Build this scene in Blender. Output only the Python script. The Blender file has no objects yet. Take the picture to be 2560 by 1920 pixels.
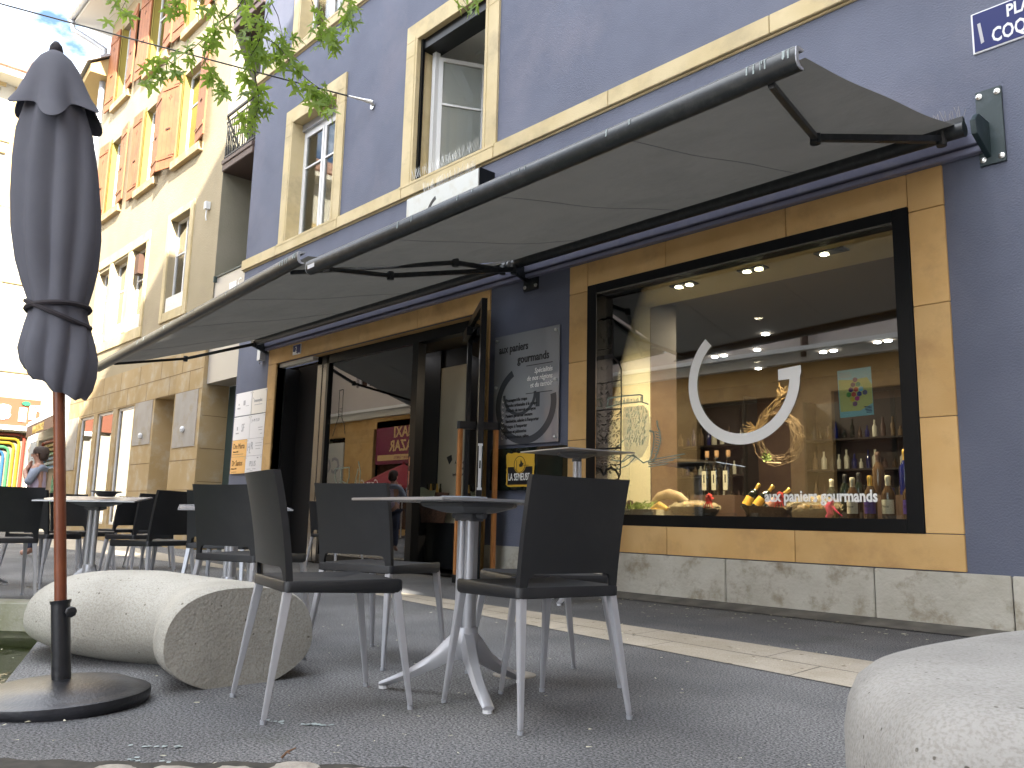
import bpy, bmesh, math, random
from mathutils import Vector, Matrix
random.seed(7)
C = bpy.context.scene.collection
scene = bpy.context.scene
R = math.radians
# ---------------------------------------------------------------- camera, sky, sun
RIGHT = Vector((0.68063375, 0.73225065, 0.02338119))
UP = Vector((0.10116451, -0.12554617, 0.98691636))
FWD = Vector((-0.72560557, 0.66936323, 0.15952874))
camd = bpy.data.cameras.new('camera'); cam = bpy.data.objects.new('camera', camd); C.objects.link(cam)
m = Matrix.Identity(4)
for i in range(3):
    m[i][0] = RIGHT[i]; m[i][1] = UP[i]; m[i][2] = -FWD[i]
m[0][3], m[1][3], m[2][3] = 0, 0, 0.68
cam.matrix_world = m
camd.sensor_width = 36; camd.lens = 36 * 2081 / 2560; camd.clip_start = 0.05; camd.clip_end = 500
scene.camera = cam
SUN = Vector((0.80, -0.26, 0.52)).normalized()
w = bpy.data.worlds.new('World'); scene.world = w; w.use_nodes = True
nt = w.node_tree; nt.nodes.clear()
def N(nt, t, **k):
    n = nt.nodes.new(t)
    for a, b in k.items(): setattr(n, a, b)
    return n
sky = N(nt, 'ShaderNodeTexSky', sky_type='NISHITA', sun_disc=False)
sky.sun_elevation = math.asin(SUN.z); sky.sun_rotation = math.atan2(SUN.x, SUN.y); sky.dust_density = 1.5
tc = N(nt, 'ShaderNodeTexCoord'); mp = N(nt, 'ShaderNodeMapping'); mp.inputs['Scale'].default_value = (1, 1, 2.2)
no = N(nt, 'ShaderNodeTexNoise'); no.inputs['Scale'].default_value = 3.2; no.inputs['Detail'].default_value = 8; no.inputs['Roughness'].default_value = .6
cr = N(nt, 'ShaderNodeValToRGB'); cr.color_ramp.elements[0].position = .38; cr.color_ramp.elements[1].position = .60
mx = N(nt, 'ShaderNodeMixRGB'); mx.inputs[2].default_value = (9.3, 9.5, 9.9, 1)
bg = N(nt, 'ShaderNodeBackground'); bg.inputs[1].default_value = 0.15
out = N(nt, 'ShaderNodeOutputWorld')
L = nt.links.new
L(tc.outputs['Generated'], mp.inputs[0]); L(mp.outputs[0], no.inputs[0]); L(no.outputs[0], cr.inputs[0]); L(cr.outputs[0], mx.inputs[0])
dk = N(nt, 'ShaderNodeMixRGB', blend_type='MULTIPLY'); dk.inputs[0].default_value = 1; dk.inputs[2].default_value = (.40, .44, .47, 1); L(sky.outputs[0], dk.inputs[1]); L(dk.outputs[0], mx.inputs[1]); L(mx.outputs[0], bg.inputs[0]); L(bg.outputs[0], out.inputs[0])
sd = bpy.data.lights.new('sun', 'SUN'); sd.energy = 5; sd.angle = R(.5); sd.color = (1, .93, .82)
so = bpy.data.objects.new('sun', sd); C.objects.link(so); so.rotation_mode = 'QUATERNION'; so.rotation_quaternion = SUN.to_track_quat('Z', 'Y'); so.location = (10, -5, 30)
scene.view_settings.view_transform = 'Standard'; scene.view_settings.look = 'None'
scene.view_settings.exposure = 2.38; scene.view_settings.gamma = 1
scene.cycles.max_bounces = 7; scene.cycles.diffuse_bounces = 3; scene.cycles.glossy_bounces = 4; scene.cycles.transparent_max_bounces = 12; scene.cycles.transmission_bounces = 6
scene.cycles.caustics_reflective = False; scene.cycles.caustics_refractive = False
scene.cycles.sample_clamp_indirect = 6
try:
    scene.cycles.use_denoising = True
except Exception: pass

# ---------------------------------------------------------------- materials
MATS = {}
def mat(name, col, rough=.7, metal=0, c2=None, cs=3., bump=0, bs=60., obj=False, stain=None, ss=1.2, spec=.5, isl=0, emit=None, trans=0, alpha=1, det=6, lo=.35, hi=.65, bd=.01, coat=0):
    m = bpy.data.materials.new(name); m.use_nodes = True; nt = m.node_tree; b = nt.nodes['Principled BSDF']; L = nt.links.new
    b.inputs['Roughness'].default_value = rough; b.inputs['Metallic'].default_value = metal
    b.inputs['Specular IOR Level'].default_value = spec
    if coat: b.inputs['Coat Weight'].default_value = coat
    b.inputs['Base Color'].default_value = (*col, 1)
    if emit: b.inputs['Emission Color'].default_value = (*emit[0], 1); b.inputs['Emission Strength'].default_value = emit[1]
    b.inputs['Transmission Weight'].default_value = trans; b.inputs['Alpha'].default_value = alpha
    if obj: tc = N(nt, 'ShaderNodeTexCoord').outputs['Object']
    else: tc = N(nt, 'ShaderNodeNewGeometry').outputs['Position']
    last = None
    if c2 is not None:
        n = N(nt, 'ShaderNodeTexNoise'); n.inputs['Scale'].default_value = cs; n.inputs['Detail'].default_value = det; L(tc, n.inputs[0])
        r = N(nt, 'ShaderNodeValToRGB'); r.color_ramp.elements[0].position = lo; r.color_ramp.elements[1].position = hi
        r.color_ramp.elements[0].color = (*col, 1); r.color_ramp.elements[1].color = (*c2, 1); L(n.outputs[0], r.inputs[0]); last = r.outputs[0]
    if stain is not None:
        n = N(nt, 'ShaderNodeTexNoise'); n.inputs['Scale'].default_value = ss; n.inputs['Detail'].default_value = 9; n.inputs['Roughness'].default_value = .65; L(tc, n.inputs[0])
        r = N(nt, 'ShaderNodeValToRGB'); r.color_ramp.elements[0].position = .5; r.color_ramp.elements[1].position = .72; L(n.outputs[0], r.inputs[0])
        x = N(nt, 'ShaderNodeMixRGB'); L(r.outputs[0], x.inputs[0])
        if last: L(last, x.inputs[1])
        else: x.inputs[1].default_value = (*col, 1)
        x.inputs[2].default_value = (*stain, 1); last = x.outputs[0]
    if isl:
        g = N(nt, 'ShaderNodeNewGeometry'); h = N(nt, 'ShaderNodeHueSaturation'); ma = N(nt, 'ShaderNodeMapRange')
        ma.inputs[3].default_value = 1 - isl; ma.inputs[4].default_value = 1 + isl; L(g.outputs['Random Per Island'], ma.inputs[0]); L(ma.outputs[0], h.inputs['Value'])
        if last: L(last, h.inputs['Color'])
        else: h.inputs['Color'].default_value = (*col, 1)
        last = h.outputs[0]
    if last: L(last, b.inputs['Base Color'])
    if bump:
        n = N(nt, 'ShaderNodeTexNoise'); n.inputs['Scale'].default_value = bs; n.inputs['Detail'].default_value = 4; L(tc, n.inputs[0])
        u = N(nt, 'ShaderNodeBump'); u.inputs['Strength'].default_value = bump; u.inputs['Distance'].default_value = bd; L(n.outputs[0], u.inputs['Height']); L(u.outputs[0], b.inputs['Normal'])
    MATS[name] = m; return m
def glass(name, tint=(.92, .95, .93), ref=1.5, boost=1.6, add=.03, rough=0.0):
    m = bpy.data.materials.new(name); m.use_nodes = True; nt = m.node_tree; nt.nodes.clear(); L = nt.links.new
    t = N(nt, 'ShaderNodeBsdfTransparent'); t.inputs[0].default_value = (*tint, 1)
    g = N(nt, 'ShaderNodeBsdfGlossy'); g.inputs['Roughness'].default_value = rough
    f = N(nt, 'ShaderNodeFresnel'); f.inputs[0].default_value = ref
    a = N(nt, 'ShaderNodeMath', operation='MULTIPLY_ADD', use_clamp=True); a.inputs[1].default_value = boost; a.inputs[2].default_value = add
    x = N(nt, 'ShaderNodeMixShader'); o = N(nt, 'ShaderNodeOutputMaterial')
    L(f.outputs[0], a.inputs[0]); L(a.outputs[0], x.inputs[0]); L(t.outputs[0], x.inputs[1]); L(g.outputs[0], x.inputs[2]); L(x.outputs[0], o.inputs[0])
    MATS[name] = m; return m
def foliage(name, c1, c2):
    m = mat(name, c1, .5, c2=c2, cs=2.5, obj=True, isl=.35); nt = m.node_tree; L = nt.links.new; b = nt.nodes['Principled BSDF']; o = nt.nodes['Material Output']
    t = N(nt, 'ShaderNodeBsdfTranslucent'); a = N(nt, 'ShaderNodeMixShader'); a.inputs[0].default_value = .5
    t.inputs[0].default_value = (c2[0] * 1.8, c2[1] * 1.8, c2[2], 1)
    L(b.outputs[0], a.inputs[1]); L(t.outputs[0], a.inputs[2]); L(a.outputs[0], o.inputs[0]); return m
K = MATS
mat('blue_render', (.114, .128, .178), .85, c2=(.138, .153, .208), cs=1.3, bump=.5, bs=75, stain=(.165, .168, .215), ss=.7, bd=.012)
mat('trim_stone', (.53, .43, .235), .8, c2=(.60, .50, .30), cs=2.2, bump=.25, bs=90, stain=(.40, .33, .20), ss=2.0, isl=.06)
mat('orange_stone', (.62, .38, .14), .75, c2=(.69, .45, .19), cs=2.5, bump=.2, bs=120, stain=(.48, .29, .12), ss=2.2, isl=.08)
mat('plinth_stone', (.47, .45, .38), .8, c2=(.55, .53, .46), cs=5, bump=.5, bs=30, stain=(.22, .17, .10), ss=5.5, isl=.06, bd=.015)
mat('joint_dirt', (.03, .028, .024), .95, c2=(.06, .055, .045), cs=20)
mat('dirt', (.09, .085, .075), .95, c2=(.16, .15, .13), cs=6)
mat('black_metal', (.006, .007, .008), .3, spec=.25)
mat('awning_metal', (.016, .020, .022), .36, stain=(.045, .047, .048), ss=14, obj=True)
mat('plate_metal', (.012, .030, .034), .4, stain=(.04, .06, .07), ss=9)
mat('rail_paint', (.22, .225, .31), .25, stain=(.28, .28, .34), ss=6, spec=.8)
mat('silver', (.46, .47, .50), .34, metal=.3, obj=True)
mat('bar_edge', (.55, .57, .6), .3, metal=.7)
mat('steel', (.36, .34, .31), .16, metal=1)
mat('screw', (.6, .6, .58), .3, metal=1, obj=True)
mat('chair_plastic', (.010, .0115, .014), .5, bump=.12, bs=420, obj=True, bd=.002, stain=(.018, .019, .021), ss=5)
mat('table_hpl', (.30, .305, .32), .22, obj=True, c2=(.36, .36, .37), cs=7)
mat('table_plate', (.10, .105, .115), .4, obj=True)
AWF = mat('awning_fabric', (.26, .252, .24), .95, c2=(.30, .29, .275), cs=1.6, bump=.35, bs=5, stain=(.215, .21, .20), ss=1.4, bd=.05)
mat('umbrella_fabric', (.106, .109, .132), .92, c2=(.124, .127, .152), cs=3, bump=.3, bs=700, obj=True, stain=(.108, .110, .135), ss=4, bd=.001)
mat('umbrella_strap', (.03, .025, .03), .8, obj=True)
mat('teak', (.23, .068, .024), .38, c2=(.17, .045, .017), cs=9, obj=True)
mat('handle_wood', (.50, .22, .07), .4, c2=(.42, .17, .05), cs=8)
mat('base_black', (.014, .015, .018), .35, bump=.15, bs=90, obj=True, stain=(.035, .037, .045), ss=5)
mat('white_paint', (.75, .76, .76), .45)
mat('warm_white', (.72, .70, .64), .6)
mat('white_plastic', (.68, .70, .72), .35)
mat('cream_wall', (.60, .55, .42), .8, c2=(.56, .51, .38), cs=2)
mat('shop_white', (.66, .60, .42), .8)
mat('shop_dark', (.030, .022, .018), .7)
mat('shop_brown', (.12, .07, .045), .6, c2=(.09, .05, .035), cs=3)
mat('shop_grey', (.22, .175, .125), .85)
mat('black_matte', (.006, .006, .007), .7)
mat('dark_panel', (.010, .011, .013), .55)
mat('letter_white', (.92, .92, .89), .5)
mat('letter_black', (.012, .012, .014), .5)
mat('letter_gold', (.75, .50, .22), .5)
mat('sign_acrylic', (.29, .30, .32), .05, spec=1., coat=.6)
mat('sign_band', (.07, .075, .085), .2)
mat('lightbox_face', (.58, .60, .57), .4, stain=(.50, .49, .42), ss=5)
mat('enamel_blue', (.003, .010, .11), .35, spec=.3)
mat('enamel_white', (.72, .74, .78), .3)
mat('plate_white', (.80, .80, .83), .3); mat('plate_cream', (.78, .75, .70), .3)
mat('plate_orange', (.85, .46, .12), .35); mat('plate_text', (.42, .42, .45), .5); mat('plate_brown', (.16, .06, .01), .5)
mat('yellow_render', (.34, .285, .18), .9, c2=(.385, .32, .21), cs=1.1, bump=.35, bs=30, stain=(.32, .265, .18), ss=.9, bd=.02)
mat('olive_render', (.24, .225, .165), .9, c2=(.27, .25, .19), cs=1.5, bump=.3, bs=30)
mat('yellow_stone', (.37, .265, .125), .85, c2=(.42, .31, .165), cs=1.5, bump=.3, bs=40, stain=(.44, .38, .28), ss=3.0, isl=.07)
mat('grey_plaster', (.36, .33, .29), .9, c2=(.40, .37, .33), cs=3, stain=(.33, .27, .17), ss=2)
mat('reveal_yellow', (.33, .26, .055), .85, c2=(.30, .235, .05), cs=3)
mat('shutter_wood', (.34, .13, .05), .6, c2=(.29, .105, .04), cs=4, stain=(.22, .08, .035), ss=2.5)
mat('shutter_dark', (.07, .03, .015), .7)
mat('roof_tile', (.22, .11, .065), .85, c2=(.30, .17, .11), cs=4, bump=.6, bs=12, bd=.05)
mat('pipe_metal', (.42, .44, .48), .4, metal=.3)
mat('brown_pipe', (.06, .035, .03), .4)
mat('balcony_metal', (.02, .02, .02), .5); mat('balcony_beam', (.10, .065, .055), .55)
mat('mortar', (.20, .135, .065), .9); mat('fascia', (.40, .37, .33), .35)
mat('teal_door', (.035, .06, .058), .5)
mat('far_white', (.50, .47, .39), .8, c2=(.45, .42, .33), cs=.6)
mat('far_yellow', (.42, .31, .14), .8)
mat('pink_render', (.56, .50, .47), .9, c2=(.52, .46, .43), cs=.8)
mat('sign_orange', (.20, .055, .02), .6)
mat('neon_red', (.20, .035, .02), .5); mat('neon_yellow', (.22, .15, .006), .5)
mat('neon_green', (.04, .17, .07), .5); mat('neon_blue', (.02, .09, .19), .5); mat('neon_white', (.14, .19, .21), .5)
mat('leaf_sticker', (.006, .15, .07), .5); mat('sign_maroon', (.22, .02, .07), .5); mat('red_cloth', (.26, .012, .018), .7)
mat('sign_purple', (.10, .03, .12), .6)
mat('skin', (.52, .30, .22), .55, obj=True); mat('hair', (.055, .035, .025), .7, obj=True, bump=.5, bs=90)
mat('shirt_grey', (.30, .34, .42), .8, obj=True); mat('shirt_lilac', (.52, .44, .56), .8, obj=True); mat('jeans', (.05, .06, .10), .8, obj=True); mat('strap', (.012, .014, .04), .6, obj=True)
mat('face_dark', (.04, .015, .012), .5, obj=True)
mat('gold_foil', (.72, .47, .12), .3, metal=.7, obj=True); mat('bottle_dark', (.010, .016, .012), .08, obj=True, spec=.7)
mat('bottle_brown', (.075, .045, .025), .10, obj=True, spec=.7); mat('bottle_blue', (.006, .012, .10), .08, obj=True, spec=.7)
mat('label_yellow', (.72, .40, .05), .5, obj=True); mat('label_cream', (.66, .62, .48), .5, obj=True); mat('label_pink', (.62, .30, .2), .5, obj=True); mat('label_purple', (.06, .03, .20), .5, obj=True)
mat('cork', (.34, .20, .10), .7, obj=True); mat('wicker', (.13, .08, .04), .7, c2=(.20, .13, .065), cs=40, bump=.8, bs=60, obj=True)
mat('wicker_dark', (.045, .022, .016), .7, c2=(.09, .045, .03), cs=45, bump=.9, bs=60, obj=True)
mat('straw', (.24, .155, .06), .8, c2=(.16, .10, .04), cs=30, obj=True, isl=.3)
mat('ribbon_red', (.70, .06, .05), .4, obj=True); mat('ribbon_pink', (.65, .04, .13), .4, obj=True)
mat('bread', (.33, .23, .13), .7, c2=(.42, .31, .19), cs=9, obj=True)
mat('green_leafy', (.22, .32, .07), .6, obj=True, isl=.3); mat('hamper_dark', (.025, .025, .02), .5, obj=True)
mat('crate_white', (.50, .46, .34), .7, obj=True); mat('cloth_sage', (.28, .30, .20), .8, obj=True)
m_ = mat('cellophane', (.80, .68, .46), .06, obj=True, alpha=.26, spec=1., bump=1.0, bs=22, bd=.04)
mat('poster_blue', (.30, .62, .68), .6); mat('poster_yellow', (.62, .62, .22), .6)
for n_, c_ in dict(hex_mauve=(.25, .12, .22), hex_green=(.06, .34, .22), hex_violet=(.13, .04, .22), hex_red=(.62, .09, .07), hex_sky=(.14, .50, .70), hex_navy=(.04, .05, .26), hex_slate=(.15, .13, .25), hex_leaf=(.08, .30, .06), hex_pink=(.60, .06, .30), hex_amber=(.72, .52, .06)).items(): mat(n_, c_, .6)
mat('logo_yellow', (.72, .44, .05), .45); mat('sticker_teal', (.26, .34, .30), .6); mat('sticker_tint', (.30, .36, .31), .6, alpha=.45)
mat('petal', (.62, .60, .45), .8, obj=True, isl=.3); mat('twig', (.16, .09, .05), .9, obj=True); mat('droppings', (.36, .42, .42), .8, obj=True)
mat('bark', (.020, .014, .012), .9, c2=(.05, .035, .025), cs=12, bump=.5, bs=40, obj=True)
foliage('maple_leaf', (.13, .21, .045), (.24, .34, .08))
mat('cobble', (.30, .27, .23), .85, c2=(.38, .35, .30), cs=14, bump=.7, bs=45, isl=.12, bd=.02)
mat('water_bottom', (.10, .12, .075), .8, c2=(.16, .17, .10), cs=3)
mat('basin_concrete', (.40, .39, .31), .85, c2=(.46, .45, .37), cs=4, bump=.3, bs=60, stain=(.25, .26, .14), ss=3)
mat('lamp_glow', (.9, .85, .7), .4, emit=((1, .86, .55), 14)); mat('cool_glow', (.9, .9, .9), .4, emit=((.95, .95, 1), 9))
mat('curtain', (.60, .53, .38), .8, c2=(.54, .47, .33), cs=2)
mat('iron_dark', (.02, .02, .022), .5, obj=True); mat('ash_glass', (.45, .5, .56), .15, obj=True)
glass('shop_glass', boost=2.4, add=.085); glass('window_glass', boost=2.2, add=.10, tint=(.8, .84, .82)); glass('house_glass', boost=.9, add=.0, tint=(.93, .95, .93)); glass('bottle_glass', tint=(.80, .78, .66), boost=1.5, add=.06)
glass('door_glass', tint=(.55, .62, .58), boost=3.0, add=.20); glass('clear_acrylic', tint=(.95, .97, .96), boost=1.2, add=.04)
# asphalt
def asphalt():
    m = bpy.data.materials.new('asphalt'); m.use_nodes = True; nt = m.node_tree; b = nt.nodes['Principled BSDF']; L = nt.links.new
    p = N(nt, 'ShaderNodeNewGeometry').outputs['Position']
    def noise(s, d, ro=.5):
        n = N(nt, 'ShaderNodeTexNoise'); n.inputs['Scale'].default_value = s; n.inputs['Detail'].default_value = d; n.inputs['Roughness'].default_value = ro; L(p, n.inputs[0]); return n.outputs[0]
    def ramp(i, a, b_, ca, cb):
        r = N(nt, 'ShaderNodeValToRGB'); r.color_ramp.elements[0].position = a; r.color_ramp.elements[1].position = b_; r.color_ramp.elements[0].color = (*ca, 1); r.color_ramp.elements[1].color = (*cb, 1); L(i, r.inputs[0]); return r.outputs[0]
    def mixc(t, f, a, b_):
        x = N(nt, 'ShaderNodeMixRGB', blend_type=t)
        for i, v in ((0, f), (1, a), (2, b_)):
            if isinstance(v, (int, float)): x.inputs[i].default_value = v
            elif isinstance(v, tuple): x.inputs[i].default_value = (*v, 1)
            else: L(v, x.inputs[i])
        return x.outputs[0]
    base = ramp(noise(115, 4, .7), .39, .62, (.028, .030, .032), (.30, .305, .31))
    patch = ramp(noise(.9, 4), .42, .62, (.72, .72, .74), (1.15, 1.13, 1.12))
    c = mixc('MULTIPLY', 1., base, patch)
    moss = ramp(noise(1.7, 7, .65), .56, .72, (0, 0, 0), (.35, .35, .35))
    c = mixc('MIX', moss, c, (.045, .052, .028))
    v = N(nt, 'ShaderNodeTexVoronoi'); v.inputs['Scale'].default_value = 60; L(p, v.inputs[0])
    sp = ramp(v.outputs['Distance'], .10, .17, (1, 1, 1), (0, 0, 0))
    sel = ramp(noise(37, 2), .57, .60, (0, 0, 0), (1, 1, 1))
    f = mixc('MULTIPLY', 1., sp, sel); c = mixc('MIX', f, c, (.30, .29, .26))
    L(c, b.inputs['Base Color']); b.inputs['Roughness'].default_value = .82
    u = N(nt, 'ShaderNodeBump'); u.inputs['Strength'].default_value = 1.; u.inputs['Distance'].default_value = .010; L(noise(90, 4, .65), u.inputs['Height']); L(u.outputs[0], b.inputs['Normal'])
    K['asphalt'] = m
asphalt()
def see_through(m, f, col):
    nt = m.node_tree; b = nt.nodes['Principled BSDF']; o = nt.nodes['Material Output']; t = N(nt, 'ShaderNodeBsdfTranslucent'); t.inputs[0].default_value = (*col, 1); a = N(nt, 'ShaderNodeMixShader'); a.inputs[0].default_value = f
    nt.links.new(b.outputs[0], a.inputs[1]); nt.links.new(t.outputs[0], a.inputs[2]); nt.links.new(a.outputs[0], o.inputs[0])
see_through(K['awning_fabric'], .42, (.085, .083, .074))
def concrete(name, ca, cb, pit=26):
    m = bpy.data.materials.new(name); m.use_nodes = True; nt = m.node_tree; b = nt.nodes['Principled BSDF']; L = nt.links.new
    p = N(nt, 'ShaderNodeNewGeometry').outputs['Position']
    n1 = N(nt, 'ShaderNodeTexNoise'); n1.inputs['Scale'].default_value = 3; n1.inputs['Detail'].default_value = 8; L(p, n1.inputs[0])
    r1 = N(nt, 'ShaderNodeValToRGB'); r1.color_ramp.elements[0].position = .35; r1.color_ramp.elements[1].position = .65; r1.color_ramp.elements[0].color = (*ca, 1); r1.color_ramp.elements[1].color = (*cb, 1); L(n1.outputs[0], r1.inputs[0])
    n2 = N(nt, 'ShaderNodeTexNoise'); n2.inputs['Scale'].default_value = 140; n2.inputs['Detail'].default_value = 3; L(p, n2.inputs[0])
    r2 = N(nt, 'ShaderNodeValToRGB'); r2.color_ramp.elements[0].position = .36; r2.color_ramp.elements[1].position = .55; r2.color_ramp.elements[0].color = (.74, .72, .69, 1); r2.color_ramp.elements[1].color = (1, 1, 1, 1); L(n2.outputs[0], r2.inputs[0])
    v = N(nt, 'ShaderNodeTexVoronoi'); v.inputs['Scale'].default_value = pit; v.inputs['Randomness'].default_value = 1; L(p, v.inputs[0])
    n3 = N(nt, 'ShaderNodeTexNoise'); n3.inputs['Scale'].default_value = 60; L(p, n3.inputs[0])
    ad = N(nt, 'ShaderNodeMath', operation='MULTIPLY_ADD'); ad.inputs[1].default_value = .22; L(n3.outputs[0], ad.inputs[0]); L(v.outputs['Distance'], ad.inputs[2])
    r3 = N(nt, 'ShaderNodeValToRGB'); r3.color_ramp.elements[0].position = .185; r3.color_ramp.elements[1].position = .225; L(ad.outputs[0], r3.inputs[0])
    r3.color_ramp.elements[0].color = (.30, .27, .23, 1)
    a = N(nt, 'ShaderNodeMixRGB', blend_type='MULTIPLY'); a.inputs[0].default_value = .75; L(r1.outputs[0], a.inputs[1]); L(r2.outputs[0], a.inputs[2])
    c = N(nt, 'ShaderNodeMixRGB', blend_type='MULTIPLY'); c.inputs[0].default_value = .85; L(a.outputs[0], c.inputs[1]); L(r3.outputs[0], c.inputs[2]); L(c.outputs[0], b.inputs['Base Color'])
    b.inputs['Roughness'].default_value = .88
    n4 = N(nt, 'ShaderNodeTexNoise'); n4.inputs['Scale'].default_value = 75; n4.inputs['Detail'].default_value = 3; L(p, n4.inputs[0])
    mu = N(nt, 'ShaderNodeMath', operation='MULTIPLY_ADD'); mu.inputs[1].default_value = .5; L(r3.outputs[0], mu.inputs[0]); L(n4.outputs[0], mu.inputs[2])
    u = N(nt, 'ShaderNodeBump'); u.inputs['Strength'].default_value = .55; u.inputs['Distance'].default_value = .006; L(mu.outputs[0], u.inputs['Height']); L(u.outputs[0], b.inputs['Normal'])
    K[name] = m
concrete('seat_concrete', (.36, .345, .30), (.46, .445, .395), 22); concrete('seat_concrete_pale', (.27, .265, .25), (.335, .33, .315), 30)
concrete('paver', (.42, .37, .29), (.50, .45, .37), 9)
def water():
    m = bpy.data.materials.new('water'); m.use_nodes = True; nt = m.node_tree; nt.nodes.clear(); L = nt.links.new
    p = N(nt, 'ShaderNodeNewGeometry').outputs['Position']; n = N(nt, 'ShaderNodeTexNoise'); n.inputs['Scale'].default_value = 9; n.inputs['Detail'].default_value = 3; L(p, n.inputs[0])
    u = N(nt, 'ShaderNodeBump'); u.inputs['Strength'].default_value = .25; u.inputs['Distance'].default_value = .02; L(n.outputs[0], u.inputs['Height'])
    t = N(nt, 'ShaderNodeBsdfTransparent'); t.inputs[0].default_value = (.62, .70, .55, 1); g = N(nt, 'ShaderNodeBsdfGlossy'); g.inputs['Roughness'].default_value = .02; L(u.outputs[0], g.inputs['Normal'])
    f = N(nt, 'ShaderNodeFresnel'); f.inputs[0].default_value = 1.33; L(u.outputs[0], f.inputs['Normal']); x = N(nt, 'ShaderNodeMixShader'); o = N(nt, 'ShaderNodeOutputMaterial')
    L(f.outputs[0], x.inputs[0]); L(t.outputs[0], x.inputs[1]); L(g.outputs[0], x.inputs[2]); L(x.outputs[0], o.inputs[0]); K['water'] = m
water()

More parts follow.
